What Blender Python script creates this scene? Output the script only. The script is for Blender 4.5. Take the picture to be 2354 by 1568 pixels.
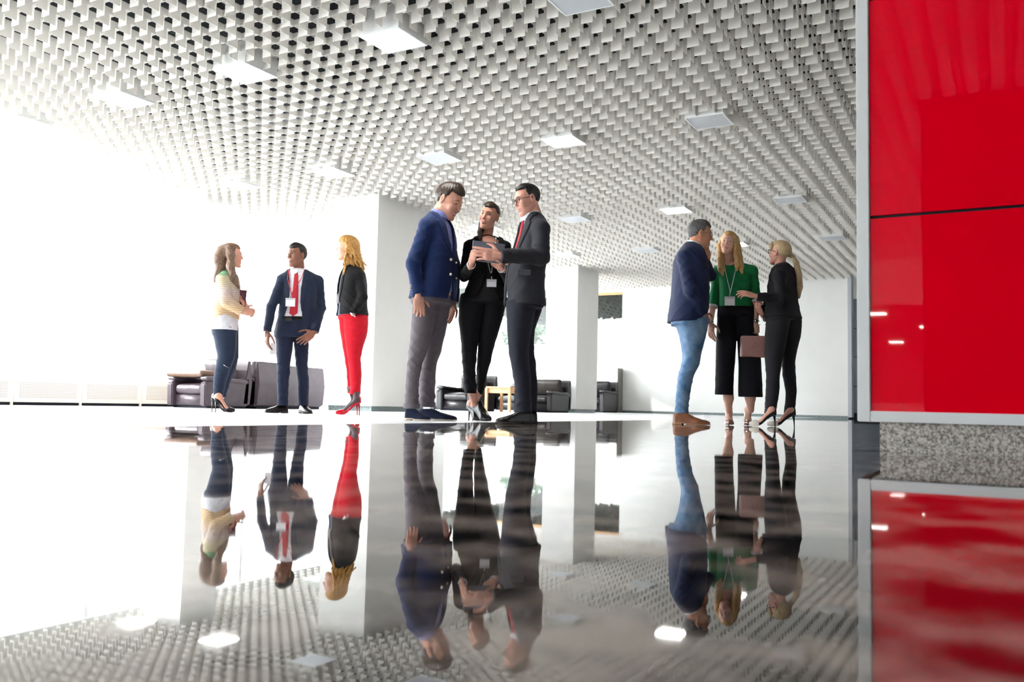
import bpy, bmesh, math, random
import numpy as np
from mathutils import Vector, Matrix

random.seed(7); np.random.seed(7)
C = bpy.context.scene.collection
for o in list(bpy.data.objects): bpy.data.objects.remove(o)

# ------------------------------------------------------------------ camera
FPX, YAW, PIT, ROL, CAMH = 2030.9, math.radians(29.1586), math.radians(4.07425), math.radians(1.34054), 0.1446
cy_, sy_, cp_, sp_ = math.cos(YAW), math.sin(YAW), math.cos(PIT), math.sin(PIT)
FW = np.array([-sy_*cp_, cy_*cp_, sp_]); R0 = np.array([cy_, sy_, 0.0]); U0 = np.cross(R0, FW)
RT = R0*math.cos(ROL)+U0*math.sin(ROL); UP = -R0*math.sin(ROL)+U0*math.cos(ROL)
CAM = np.array([0.0, 0.0, CAMH])
cd = bpy.data.cameras.new('camera'); cam = bpy.data.objects.new('camera', cd); C.objects.link(cam)
cd.sensor_width = 36; cd.lens = FPX/2354*36; cd.clip_start = 0.02; cd.clip_end = 400
M = Matrix(((RT[0], UP[0], -FW[0], 0), (RT[1], UP[1], -FW[1], 0), (RT[2], UP[2], -FW[2], CAMH), (0, 0, 0, 1)))
cam.matrix_world = M
cd.dof.use_dof = True; cd.dof.focus_distance = 7.2; cd.dof.aperture_fstop = 3.2
sc = bpy.context.scene; sc.camera = cam

# ------------------------------------------------------------------ world, sun, exposure
w = bpy.data.worlds.new('world'); sc.world = w; w.use_nodes = True
bg = w.node_tree.nodes['Background']; bg.inputs[0].default_value = (0.93, 0.97, 1.0, 1); bg.inputs[1].default_value = 2.2
sd = bpy.data.lights.new('sun', 'SUN'); sun = bpy.data.objects.new('sun', sd); C.objects.link(sun)
sd.energy = 0.8; sd.angle = math.radians(2.0); sd.color = (1, .95, .88)
sun.rotation_euler = (math.radians(62), 0, math.radians(-62)); sun.location = (-30, -10, 20)
vs = sc.view_settings; vs.view_transform = 'Standard'; vs.look = 'None'; vs.gamma = 1; vs.use_curve_mapping = False
vs.exposure = 3.0

# ------------------------------------------------------------------ helpers
def L(r, g, b):
    f = lambda c: (c/255/12.92) if c/255 <= .04045 else ((c/255+.055)/1.055)**2.4
    return (f(r), f(g), f(b), 1)
MATS = {}
def mat(name, col, rough=.6, spec=.5, metal=0, noise=0, nscale=40, bump=0, bscale=200, coat=0, emit=0, sheen=0, stretch=None, col2=None):
    """principled material with procedural colour variation and bump"""
    if name in MATS: return MATS[name]
    m = bpy.data.materials.new(name); m.use_nodes = True; nt = m.node_tree; b = nt.nodes['Principled BSDF']
    b.inputs['Base Color'].default_value = col; b.inputs['Roughness'].default_value = rough
    b.inputs['Specular IOR Level'].default_value = spec; b.inputs['Metallic'].default_value = metal
    b.inputs['Coat Weight'].default_value = coat; b.inputs['Sheen Weight'].default_value = sheen
    if emit:
        b.inputs['Emission Color'].default_value = col; b.inputs['Emission Strength'].default_value = emit
    tc = nt.nodes.new('ShaderNodeTexCoord'); mp = nt.nodes.new('ShaderNodeMapping')
    nt.links.new(tc.outputs['Object'], mp.inputs[0])
    if stretch: mp.inputs['Scale'].default_value = stretch
    if noise or col2:
        n = nt.nodes.new('ShaderNodeTexNoise'); n.inputs['Scale'].default_value = nscale; n.inputs['Detail'].default_value = 4
        nt.links.new(mp.outputs[0], n.inputs['Vector'])
        r = nt.nodes.new('ShaderNodeValToRGB'); r.color_ramp.elements[0].position = .35; r.color_ramp.elements[1].position = .65
        c2 = col2 or tuple(min(1, c*(1+noise)) for c in col[:3])+(1,)
        r.color_ramp.elements[0].color = tuple(c*(1-noise) for c in col[:3])+(1,); r.color_ramp.elements[1].color = c2
        nt.links.new(n.outputs[0], r.inputs[0]); nt.links.new(r.outputs[0], b.inputs['Base Color'])
    if bump:
        n2 = nt.nodes.new('ShaderNodeTexNoise'); n2.inputs['Scale'].default_value = bscale; n2.inputs['Detail'].default_value = 3
        nt.links.new(mp.outputs[0], n2.inputs['Vector'])
        bp = nt.nodes.new('ShaderNodeBump'); bp.inputs['Strength'].default_value = bump; bp.inputs['Distance'].default_value = .004
        nt.links.new(n2.outputs[0], bp.inputs['Height']); nt.links.new(bp.outputs[0], b.inputs['Normal'])
    MATS[name] = m; return m

def mesh_obj(name, V, F, m, parent=None, smooth=False):
    me = bpy.data.meshes.new(name)
    V = np.asarray(V, np.float32)
    if isinstance(F, np.ndarray) and F.ndim == 2:
        k = F.shape[1]; me.vertices.add(len(V)); me.vertices.foreach_set('co', V.ravel())
        me.loops.add(F.size); me.loops.foreach_set('vertex_index', F.astype(np.int32).ravel())
        me.polygons.add(len(F)); me.polygons.foreach_set('loop_start', np.arange(0, F.size, k, dtype=np.int32))
        me.polygons.foreach_set('loop_total', np.full(len(F), k, np.int32))
        me.update(calc_edges=True)
    else:
        me.from_pydata([tuple(map(float, v)) for v in V], [], F); me.update()
    ms = m if isinstance(m, (list, tuple)) else [m]
    for x in ms: me.materials.append(x)
    me.polygons.foreach_set('use_smooth', np.full(len(me.polygons), bool(smooth)))
    o = bpy.data.objects.new(name, me); C.objects.link(o)
    if parent: o.parent = parent
    return o

class MB:
    """collects boxes, tubes and prisms into ONE mesh"""
    def __init__(s): s.V = []; s.F = []
    def add(s, V, F):
        n = len(s.V); s.V += [tuple(map(float, v)) for v in V]; s.F += [tuple(i+n for i in f) for f in F]; return s
    def box(s, x0, y0, z0, x1, y1, z1):
        V = [(x, y, z) for x in (x0, x1) for y in (y0, y1) for z in (z0, z1)]
        return s.add(V, [(0, 1, 3, 2), (4, 6, 7, 5), (0, 4, 5, 1), (2, 3, 7, 6), (0, 2, 6, 4), (1, 5, 7, 3)])
    def prism(s, poly, ax, d0, d1):
        """polygon extruded along axis ax (0,1,2); poly gives the other two coordinates in order"""
        n = len(poly); V = []
        for d in (d0, d1):
            for p in poly:
                q = list(p); q.insert(ax, d); V.append(q)
        F = [tuple(range(n))[::-1], tuple(range(n, 2*n))]+[(i, (i+1) % n, n+(i+1) % n, n+i) for i in range(n)]
        return s.add(V, F)
    def tube(s, pts, r, seg=8, closed=False):
        P = [Vector(p) for p in pts]; n = len(P); V = []
        rs = r if isinstance(r, (list, tuple)) else [r]*n
        up = Vector((0, 0, 1))
        for i, p in enumerate(P):
            a = P[(i-1) % n] if (closed or i > 0) else p; b = P[(i+1) % n] if (closed or i < n-1) else p
            t = (b-a).normalized(); u = t.cross(up)
            if u.length < .05: u = t.cross(Vector((0, 1, 0)))
            u.normalize(); v = t.cross(u)
            for k in range(seg):
                an = 2*math.pi*k/seg; V.append(p+(u*math.cos(an)+v*math.sin(an))*rs[i])
        F = []
        for i in range(n if closed else n-1):
            for k in range(seg):
                j = (i+1) % n; F.append((i*seg+k, i*seg+(k+1) % seg, j*seg+(k+1) % seg, j*seg+k))
        if not closed: F += [tuple(range(seg))[::-1], tuple((n-1)*seg+k for k in range(seg))]
        return s.add(V, F)
    def build(s, name, m, parent=None, smooth=False, bevel=0):
        o = mesh_obj(name, s.V, s.F, m, parent, smooth)
        bm = bmesh.new(); bm.from_mesh(o.data)
        if bevel: bmesh.ops.bevel(bm, geom=bm.edges[:], offset=bevel, segments=2, affect='EDGES', clamp_overlap=True)
        bmesh.ops.recalc_face_normals(bm, faces=bm.faces); bm.to_mesh(o.data); bm.free()
        if smooth: o.data.polygons.foreach_set('use_smooth', np.ones(len(o.data.polygons), bool))
        return o
def tag(o, label=None, cat=None, group=None, kind=None):
    for k, v in (('label', label), ('category', cat), ('group', group), ('kind', kind)):
        if v: o[k] = v
    return o
def struct(o): return tag(o, kind='structure')
def empty(name, loc, rz=0):
    o = bpy.data.objects.new(name, None); C.objects.link(o); o.location = loc; o.rotation_euler = (0, 0, rz)
    o.empty_display_size = .1; return o

# ------------------------------------------------------------------ materials of the building
M_wall = mat('white_wall', L(236, 236, 234), .55, .3, noise=.015, nscale=3, bump=.05, bscale=60)
M_col = mat('column_paint', L(232, 231, 229), .6, .3, noise=.015, nscale=3, bump=.05, bscale=60)
M_baf = mat('baffle_white', L(250, 245, 238), .5, .3, noise=.01, nscale=2)
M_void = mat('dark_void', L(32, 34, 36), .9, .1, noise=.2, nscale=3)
M_plinth = mat('green_granite_plinth', L(120, 132, 134), .35, .5, noise=.35, nscale=60)
M_alu = mat('brushed_aluminium', L(205, 208, 212), .35, .5, .6, noise=.04, nscale=30)
M_frame = mat('pale_frame', L(226, 229, 230), .35, .5, noise=.02, nscale=5)
M_steel = mat('stainless_steel', L(196, 196, 192), .28, .5, 1, noise=.05, nscale=4)
M_rad = mat('radiator_cream', L(235, 226, 214), .5, .4, noise=.02, nscale=5)
M_dark = mat('dark_gap', L(28, 30, 40), .7, .2, noise=.1)
M_red = mat('red_back_painted_glass', (.86, .0, .014, 1), .02, .5, noise=.03, nscale=2)
M_granite = mat('speckled_granite', L(136, 130, 124), .4, .4, noise=.4, nscale=120, bump=.2, bscale=90, col2=L(214, 208, 200))

def floor_material():
    m = bpy.data.materials.new('polished_terrazzo'); m.use_nodes = True; nt = m.node_tree; b = nt.nodes['Principled BSDF']
    tc = nt.nodes.new('ShaderNodeTexCoord')
    def noise(scale, det, st=(1, 1, 1)):
        mp = nt.nodes.new('ShaderNodeMapping'); mp.inputs['Scale'].default_value = st; nt.links.new(tc.outputs['Object'], mp.inputs[0])
        n = nt.nodes.new('ShaderNodeTexNoise'); n.inputs['Scale'].default_value = scale; n.inputs['Detail'].default_value = det
        nt.links.new(mp.outputs[0], n.inputs['Vector']); return n
    big = noise(7, 7); fine = noise(220, 3)
    r = nt.nodes.new('ShaderNodeValToRGB'); nt.links.new(big.outputs[0], r.inputs[0])
    r.color_ramp.elements[0].position = .42; r.color_ramp.elements[0].color = L(26, 24, 24)
    r.color_ramp.elements[1].position = .60; r.color_ramp.elements[1].color = L(172, 160, 150)
    mx = nt.nodes.new('ShaderNodeMixRGB'); mx.blend_type = 'OVERLAY'; mx.inputs[0].default_value = .6
    nt.links.new(r.outputs[0], mx.inputs[1]); nt.links.new(fine.outputs[0], mx.inputs[2]); nt.links.new(mx.outputs[0], b.inputs['Base Color'])
    rr = nt.nodes.new('ShaderNodeMapRange'); rr.inputs['From Min'].default_value = .35; rr.inputs['From Max'].default_value = .7
    rr.inputs['To Min'].default_value = .012; rr.inputs['To Max'].default_value = .035
    nt.links.new(big.outputs[0], rr.inputs[0]); nt.links.new(rr.outputs[0], b.inputs['Roughness'])
    wv = noise(2.6, 2)
    bp = nt.nodes.new('ShaderNodeBump'); bp.inputs['Strength'].default_value = .35; bp.inputs['Distance'].default_value = .0008
    nt.links.new(wv.outputs[0], bp.inputs['Height']); nt.links.new(bp.outputs[0], b.inputs['Normal'])
    b.inputs['IOR'].default_value = 1.52
    return m
M_floor = floor_material()
M_floor2 = mat('pale_honed_stone', L(226, 229, 232), .42, .5, noise=.05, nscale=30, bump=.05, bscale=60)

def glass_material():
    m = bpy.data.materials.new('clear_glass'); m.use_nodes = True; nt = m.node_tree
    nt.nodes.remove(nt.nodes['Principled BSDF']); out = nt.nodes['Material Output']
    t = nt.nodes.new('ShaderNodeBsdfTransparent'); t.inputs[0].default_value = (.985, .99, .99, 1)
    g = nt.nodes.new('ShaderNodeBsdfGlossy'); g.inputs['Roughness'].default_value = .02
    fr = nt.nodes.new('ShaderNodeFresnel'); fr.inputs[0].default_value = 1.45
    mx = nt.nodes.new('ShaderNodeMixShader'); ge = nt.nodes.new('ShaderNodeNewGeometry'); mu = nt.nodes.new('ShaderNodeMath'); mu.operation = 'SUBTRACT'
    mu.use_clamp = True; nt.links.new(fr.outputs[0], mu.inputs[0]); nt.links.new(ge.outputs['Backfacing'], mu.inputs[1]); nt.links.new(mu.outputs[0], mx.inputs[0]); nt.links.new(t.outputs[0], mx.inputs[1]); nt.links.new(g.outputs[0], mx.inputs[2])
    nt.links.new(mx.outputs[0], out.inputs[0]); return m
M_glass = glass_material()

# ------------------------------------------------------------------ room shell
FZ = 2.925                      # underside of the baffles
XW = -11.2                      # window side
YF = 19.5                       # far wall
EDGE = -3.45
struct(MB().box(EDGE, -24, -.12, 6, 26, 0).build('floor', M_floor))
struct(MB().box(-14, -24, -.12, EDGE, 26, 0).build('floor', M_floor2))
# far wall with ribbon window on its left part
wf = MB().box(-7.9, YF, 0.055, -2.84, YF+.25, 3.4).box(XW-.3, YF, 0, -7.9, YF+.25, 1.64).box(XW-.3, YF, 2.86, -7.9, YF+.25, 3.4)
struct(wf.build('wall_far', M_wall))
struct(MB().box(-7.9, YF+.012, 0, -2.84, YF+.2, .056).build('baseboard_far', M_plinth))
struct(MB().box(-2.84, YF-.02, 0.03, -2.765, YF+.27, 3.4).build('trim_1', mat('grey_post', L(176, 180, 188), .4, .4, .2, noise=.03)))
struct(MB().box(XW-.3, YF-.02, 2.80, -7.9, YF+.0, 2.86).build('trim_2', mat('wood_pelmet', L(214, 170, 120), .5, noise=.1, nscale=20, stretch=(1, 1, 8))))
wn = struct(MB().box(XW, YF+.1, 1.64, -7.9, YF+.115, 2.86).build('window_1', M_glass))
# wall returning behind the post, dark glazed cladding
struct(MB().box(-3.4, YF+2.2, 0, 3.5, YF+2.4, 3.4).build('wall_back_right', M_wall))
cl = empty('glass_cladding', (-2.55, YF+2.0, 0)); tag(cl, 'dark blue-grey glazed wall panels in the narrow gap between white wall and red box', 'wall panel')
for k, (z0, z1) in enumerate(((.12, .72), (.735, 1.40), (1.415, 2.05), (2.065, 2.72))):
    MB().box(-.58, 0, z0, .6, .04, z1).build('panel', mat('smoked_panel', L(112, 122, 134), .15, .5, noise=.06, nscale=3), cl)
MB().box(-.58, .01, 0, .6, .06, .12).build('plinth', M_dark, cl); MB().box(-.58, .03, .1, .6, .06, 2.74).build('backing', M_dark, cl)
# columns
def column(x0, x1, y0, y1, n):
    struct(MB().box(x0, y0, .07, x1, y1, FZ+.13).build('column', M_col))
    struct(MB().box(x0+.02, y0+.02, 0, x1-.02, y1-.02, .07).build('baseboard_column', M_plinth))
column(-8.22, -7.43, 9.49, 10.75, 1); column(-8.13, -7.43, 15.97, 17.0, 2)
column(-10.6, -9.87, 8.58, 9.2, 3); column(-10.6, -9.87, 14.45, 15.0, 4)
COLS = [(-8.22, -7.43, 9.49, 10.75), (-8.13, -7.43, 15.97, 17.0), (-10.6, -9.87, 8.58, 9.2), (-10.6, -9.87, 14.45, 15.0)]
# window side: glazing with slim mullions, low sill
struct(MB().box(XW-.25, -24, 0, XW+.02, YF, .30).build('wall_window_side', M_wall))
struct(MB().box(XW-.25, -24, 2.95, XW+.02, YF, 3.4).build('wall_window_side', M_wall))
k = 0
for y0 in np.arange(-23.25, YF-.1, 2.85):
    y1 = min(y0+2.85, YF); k += 1
    fr = struct(MB().box(XW-.12, y0, .30, XW-.04, y0+.06, 2.95).build('window_%d' % (k+1), mat('white_window_frame', L(238, 239, 240), .4, noise=.02)))
    MB().box(XW-.085, y0+.06, .30, XW-.075, y1, 2.95).build('pane', M_glass, fr)
# walls out of the picture that close the hall
struct(MB().box(5.8, -24, 0, 6, 26, 3.4).build('wall_right', M_wall))
struct(MB().box(-14, 25.8, 0, 6, 26, 3.4).build('wall_end', M_wall)) if False else None
struct(MB().box(-.62, -3.4, 0, 5.8, -1.3, 3.4).build('wall_core', mat('dark_core_wall', L(70, 66, 66), .6, noise=.05)))
struct(MB().box(XW, -24, 0, 5.8, -23.8, 3.4).build('wall_rear', mat('grey_rear_wall', L(120, 112, 110), .6, noise=.05)))
struct(MB().box(-.62, -3.4, 0, 5.8, -1.3, 3.4).build('wall_core', mat('dark_core_wall', L(70, 66, 66), .6, noise=.05)))
struct(MB().box(-7, -9, 0, 5.8, -8.8, .3).box(-7, -9, 2.95, 5.8, -8.8, 3.4).build('wall_rear', M_wall))  # open glazing frames added out of view for more light from behind
for q in range(5):
    struct(MB().box(-7+q*3, -8.95, .3, -6.92+q*3, -8.87, 2.95).build('window_%d' % (20+q), MATS['white_window_frame']))
sc.cycles.diffuse_bounces = 8
struct(MB().box(XW, -10.3, 2.12, -.62, -10.1, 3.4).build('wall_beam', M_wall)); struct(MB().box(XW, -23.8, 2.12, 5.8, -10.3, 2.2).build('ceiling_rear', mat('rear_soffit', L(90, 84, 84), .7, noise=.05)))
# slab over the baffles
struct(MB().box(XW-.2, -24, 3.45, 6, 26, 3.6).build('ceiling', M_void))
struct(MB().box(XW-.3, -24.2, 3.35, XW-.1, 26.2, 3.6).build('light_seal_1', M_void)); struct(MB().box(XW-.3, 26, -.3, 6.2, 26.2, 3.6).build('wall_end', M_wall)); struct(MB().box(5.9, -24.2, 3.3, 6.2, 26.2, 3.6).build('light_seal_2', M_void))  # narrow strips added out of sight to keep sky light out of the void
struct(MB().box(XW-.3, -24.3, 3.0, 6.2, -24.0, 3.6).build('light_seal_3', M_void)); struct(MB().box(XW-.3, YF+.02, 3.0, -2.8, YF+.24, 3.5).build('light_seal_4', M_void))  # more unseen strips sealing the void edges against stray light
def baffle_material():
    m = bpy.data.materials.new('translucent_white_baffle'); m.use_nodes = True; nt = m.node_tree; b = nt.nodes['Principled BSDF']
    b.inputs['Base Color'].default_value = L(246, 242, 234); b.inputs['Roughness'].default_value = .5; b.inputs['Specular IOR Level'].default_value = .3
    n = nt.nodes.new('ShaderNodeTexNoise'); n.inputs['Scale'].default_value = 2; r = nt.nodes.new('ShaderNodeValToRGB'); r.color_ramp.elements[0].color = L(242, 239, 233); r.color_ramp.elements[1].color = L(248, 245, 241)
    nt.links.new(n.outputs[0], r.inputs[0]); nt.links.new(r.outputs[0], b.inputs['Base Color'])
    t = nt.nodes.new('ShaderNodeBsdfTranslucent'); t.inputs[0].default_value = L(244, 242, 238); mx = nt.nodes.new('ShaderNodeMixShader'); mx.inputs[0].default_value = .15
    nt.links.new(b.outputs[0], mx.inputs[1]); nt.links.new(t.outputs[0], mx.inputs[2]); nt.links.new(mx.outputs[0], nt.nodes['Material Output'].inputs[0]); return m
M_baf = baffle_material()
# ------------------------------------------------------------------ baffle ceiling: castellated strips crossing in a square grid
PI_ = .18626; BX, BY = -3.411, 4.957
ZN, ZT = FZ+.093, FZ+.145; TH = .0013
LP = []
for j, (x, y) in enumerate([(-2.510, 5.318), (-2.458, 8.223), (-2.441, 11.834), (-2.374, 14.734)]):
    for i in range(-5, 4): LP.append((i, j, x+i*1.568, y))
LP = [l for l in LP if l[2] > XW+.4 and l[0] < 1]
def blocked(x, y):
    if x > -2.70 and y > YF+2.1: return True
    for (a, b, c, d) in COLS:
        if a < x < b and c < y < d: return True
    for (_, _, lx, ly) in LP:
        if abs(x-lx) < .19 and abs(y-ly) < .19: return True
    return y > YF-.02 and x < -2.7
def boxes_mesh(B):
    B = np.array(B, np.float32); n = len(B)
    V = np.empty((n, 8, 3), np.float32)
    for c in range(8):
        V[:, c, 0] = B[:, 3 if c & 4 else 0]; V[:, c, 1] = B[:, 4 if c & 2 else 1]; V[:, c, 2] = B[:, 5 if c & 1 else 2]
    F = np.array([(0, 1, 3, 2), (4, 6, 7, 5), (0, 4, 5, 1), (2, 3, 7, 6), (0, 2, 6, 4), (1, 5, 7, 3)])
    return V.reshape(-1, 3), (F[None]+(np.arange(n)*8)[:, None, None]).reshape(-1, 4)
B = []
i0, i1 = int((XW+.1-BX)/PI_), int((3.4-BX)/PI_); j0, j1 = int((-10.1-BY)/PI_), int((22.-BY)/PI_)
for j in range(j0, j1):
    y = BY+j*PI_
    for i in range(i0, i1):
        x = BX+i*PI_
        if y < -4 and x > -.6: continue
        if not blocked(x+PI_/4, y): B.append((x, y-TH, FZ, x+PI_/2, y+TH, ZN))
        if not blocked(x+PI_/2, y): B.append((x, y-TH, ZN, x+PI_, y+TH, ZT))
        xs = x+.75*PI_
        if not blocked(xs, y+.5*PI_):
            B.append((xs-TH, y+.25*PI_, FZ, xs+TH, y+.75*PI_, ZN)); B.append((xs-TH, y, ZN, xs+TH, y+PI_, ZT-.001))
        elif not blocked(xs, y): B.append((xs-TH, y, ZN, xs+TH, y+PI_*.2, ZT-.001))
struct(MB().box(-.62, -10.1, 2.95, 6, -4, 3.0).box(3.3, -4, 2.95, 6, 26, 3.0).box(-2.8, 21.9, 2.95, 6, 26, 3.0).build('ceiling_plain', M_wall))  # plain panels out of view, added to keep room light out of the void
V, F = boxes_mesh(B); struct(mesh_obj('ceiling_baffles', V, F, M_baf))
# services in the void
d = MB()
for y in (3.1, 6.9, 10.2): d.box(-9, y, 3.2, 2.5, y+.35, 3.42)
tag(d.build('air_duct', mat('duct_grey', L(92, 96, 104), .5, .4, .3, noise=.1)), 'grey service ducts glimpsed through the openings of the baffle ceiling', 'duct')
# ------------------------------------------------------------------ square ceiling lights
M_lit = mat('lit_diffuser', (1, .97, .93, 1), .5, emit=13); M_off = mat('unlit_diffuser', L(196, 200, 206), .5, noise=.02, nscale=4)
M_house = mat('light_housing', L(228, 228, 226), .5, noise=.02)
LIT = {(-1, 0), (-3, 0), (-4, 0), (-1, 1), (-4, 1), (-5, 1), (-1, 2), (-1, 3)}
WHERE = {0: 'nearest row in view', 1: 'second row from the camera', 2: 'third row from the camera', 3: 'row nearest the far wall', 4: 'row above the viewer'}
NTH = {-5: 'sixth from the right', -4: 'fifth from the right', -3: 'fourth from the right', -2: 'third from the right', -1: 'second from the right', 0: 'first at the right end', 1: 'near the red box', 2: 'beyond the red box', 3: 'beyond the red box'}
lib = {}
for (i, j, x, y) in LP:
    if i > 0: continue
    lit = (i, j) in LIT
    r = empty('ceiling_light', (x, y, FZ-.012))
    h = MB().box(-.186, -.186, .006, .186, .186, .2)
    fr = MB().box(-.19, -.19, 0, .19, -.176, .01).box(-.19, .176, 0, .19, .19, .01).box(-.19, -.176, 0, -.176, .176, .01).box(.176, -.176, 0, .19, .176, .01)
    if not lib:
        a = h.build('housing', M_house, r); b = fr.build('frame', M_frame, r); lib['h'] = a.data; lib['f'] = b.data
        c = MB().box(-.176, -.176, .002, .176, .176, .005); oo = c.build('diffuser', M_lit if lit else M_off, r); lib[lit] = oo.data
    else:
        for nm, key in (('housing', 'h'), ('frame', 'f')):
            o = bpy.data.objects.new(nm, lib[key]); C.objects.link(o); o.parent = r
        if lit not in lib:
            lib[lit] = MB().box(-.176, -.176, .002, .176, .176, .005).build('diffuser', M_lit if lit else M_off, r).data
        else:
            o = bpy.data.objects.new('diffuser', lib[lit]); C.objects.link(o); o.parent = r
    tag(r, '%s square ceiling light, %s, %s' % ('glowing white' if lit else 'unlit pale grey', WHERE[j], NTH[i]), 'ceiling light', 'square ceiling lights set in the baffles')
for (x, y, wh) in ((-2.2, -11.56, 'nearest the white beam'), (-1.47, -14.72, 'nearest the core wall'), (-2.6, -19.3, 'farthest back')):
    r = empty('soffit_light', (x, y, 2.105)); tag(r, 'lit soffit light mirrored in the red glass, '+wh, 'ceiling light', 'soffit lights')
    MB().box(-.19, -.19, 0, .19, .19, .013).build('housing', M_house, r); MB().box(-.17, -.17, -.003, .17, .17, 0).build('diffuser', M_lit, r)
dt = empty('ceiling_sensor', (-6.62, 11.2, FZ-.01)); tag(dt, 'small white square ceiling plate with a round lens beside the large column', 'sensor')
MB().box(-.09, -.09, 0, .09, .09, .02).build('plate', M_house, dt, bevel=.003)
MB().tube([(0, 0, -.012), (0, 0, .002)], .035, 20).build('lens', M_off, dt)

# ------------------------------------------------------------------ red box at the right
rb = empty('red_display_wall', (-.447, 3.62, 0)); tag(rb, 'glossy red glass wall block with pale frame on a speckled granite base', 'wall block')
MB().box(.03, .03, 0, 2.6, 1.5, .109).build('granite_base', M_granite, rb)
MB().box(-.047, 0, .109, 0, 1.5, 3.3).build('frame_post', M_frame, rb, bevel=.003)
MB().box(0, .001, .109, 2.6, .06, .15).build('bottom_rail', M_frame, rb, bevel=.002)
for z0, z1 in ((.15, .893), (.905, 1.765), (1.777, 2.62), (2.632, 3.3)):
    MB().box(.001, .008, z0, 2.6, .02, z1).build('glass_panel', M_red, rb)
MB().box(0, .02, .12, 2.6, .05, 3.3).build('backing', M_dark, rb)
MB().box(-.045, .06, .109, 2.6, 1.5, 3.3).build('core', M_frame, rb)

# ------------------------------------------------------------------ outside
struct(MB().box(-90, -60, -.3, XW-.26, 90, -.02).build('ground', mat('pale_paving', L(205, 205, 200), .8, noise=.06, nscale=1)))
struct(MB().box(XW-.26, 26, -.3, 60, 90, -.02).build('ground', mat('pale_paving', L(205, 205, 200))))
can = empty('canopy', (-10, YF+.3, 0)); tag(can, 'canopy ceiling with two strip lights beyond the far ribbon window, its unlit shade painted dark green-grey', 'canopy')
MB().box(-4, 0, 3.05, 2.4, 10.5, 3.2).build('slab', mat('painted_shade_soffit', L(36, 42, 38), .9, noise=.15, nscale=2), can)  # soffit is dark from lack of light; that shade is in the colour
cb = []
for a in np.arange(0, 10.5, .37):
    for b_ in np.arange(-4, 2.4, .37): cb.append((b_, a, 2.9, b_+.2, a+.01, 3.05)); cb.append((b_+.27, a+.1, 2.9, b_+.28, a+.3, 3.05))
V, F = boxes_mesh(cb); mesh_obj('baffles', V, F, MATS['painted_shade_soffit'], can)
MB().box(1.5, 2.7, 2.88, 2.3, 3.0, 2.9).build('strip_light', M_lit, can); MB().box(1.2, 6.7, 2.88, 2.2, 7.0, 2.9).build('strip_light', M_lit, can)
bl = empty('pale_building', (-24, 14, 0)); tag(bl, 'pale building outside the windows behind the man with the red tie', 'building')
MB().box(-6, 8, 0, 0, 16, 3.4).build('wall', M_wall, bl); MB().box(-6, 7.6, 3.42, .3, 16, 3.47).build('roof_edge', mat('slate_edge', L(110, 108, 110), .7, noise=.1), bl)
MB().box(.0, 8.0, 2.9, .05, 12, 3.15).build('ribbon_window', mat('dark_ribbon_glass', L(90, 98, 104), .1, noise=.1), bl)
def tree(x, y, h, r, label, n=6000):
    t = empty('tree', (x, y, -.02)); tag(t, label, 'tree')
    MB().tube([(0, 0, 0), (.05, 0, h*.5), (0, .05, h*.8)], [.12, .09, .04], 8).build('trunk', mat('bark', L(110, 96, 80), .9, noise=.3, nscale=20), t, True)
    rng = np.random.RandomState(int(abs(x*10))); V = []; F = []
    cl_ = [(rng.normal(0, r*.42), rng.normal(0, r*.42), h*.66+rng.normal(0, h*.17), r*rng.uniform(.3, .5)) for _ in range(16)]
    for k in range(n):
        c = cl_[rng.randint(16)]; dv = rng.normal(0, 1, 3); dv /= np.linalg.norm(dv); p = np.array(c[:3])+dv*c[3]*rng.uniform(.75, 1.05)
        a = rng.normal(0, 1, 3); a /= np.linalg.norm(a); b = np.cross(a, dv); b /= np.linalg.norm(b)+1e-6; s = rng.uniform(.07, .13)
        m = len(V); V += [p-a*s, p+b*s*.5, p+a*s, p-b*s*.5]; F.append((m, m+1, m+2, m+3))
    lf = mesh_obj('foliage', V, F, mat('leaves', L(44, 66, 44), .7, noise=.3, nscale=3), t)
tree(-16.3, 30.5, 3.9, 1.0, 'green leafy tree outside the far window beside the dark-suited man')
tree(-12.9, 33.0, 3.4, .9, 'pale sunlit tree outside the window right of the middle column')

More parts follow.
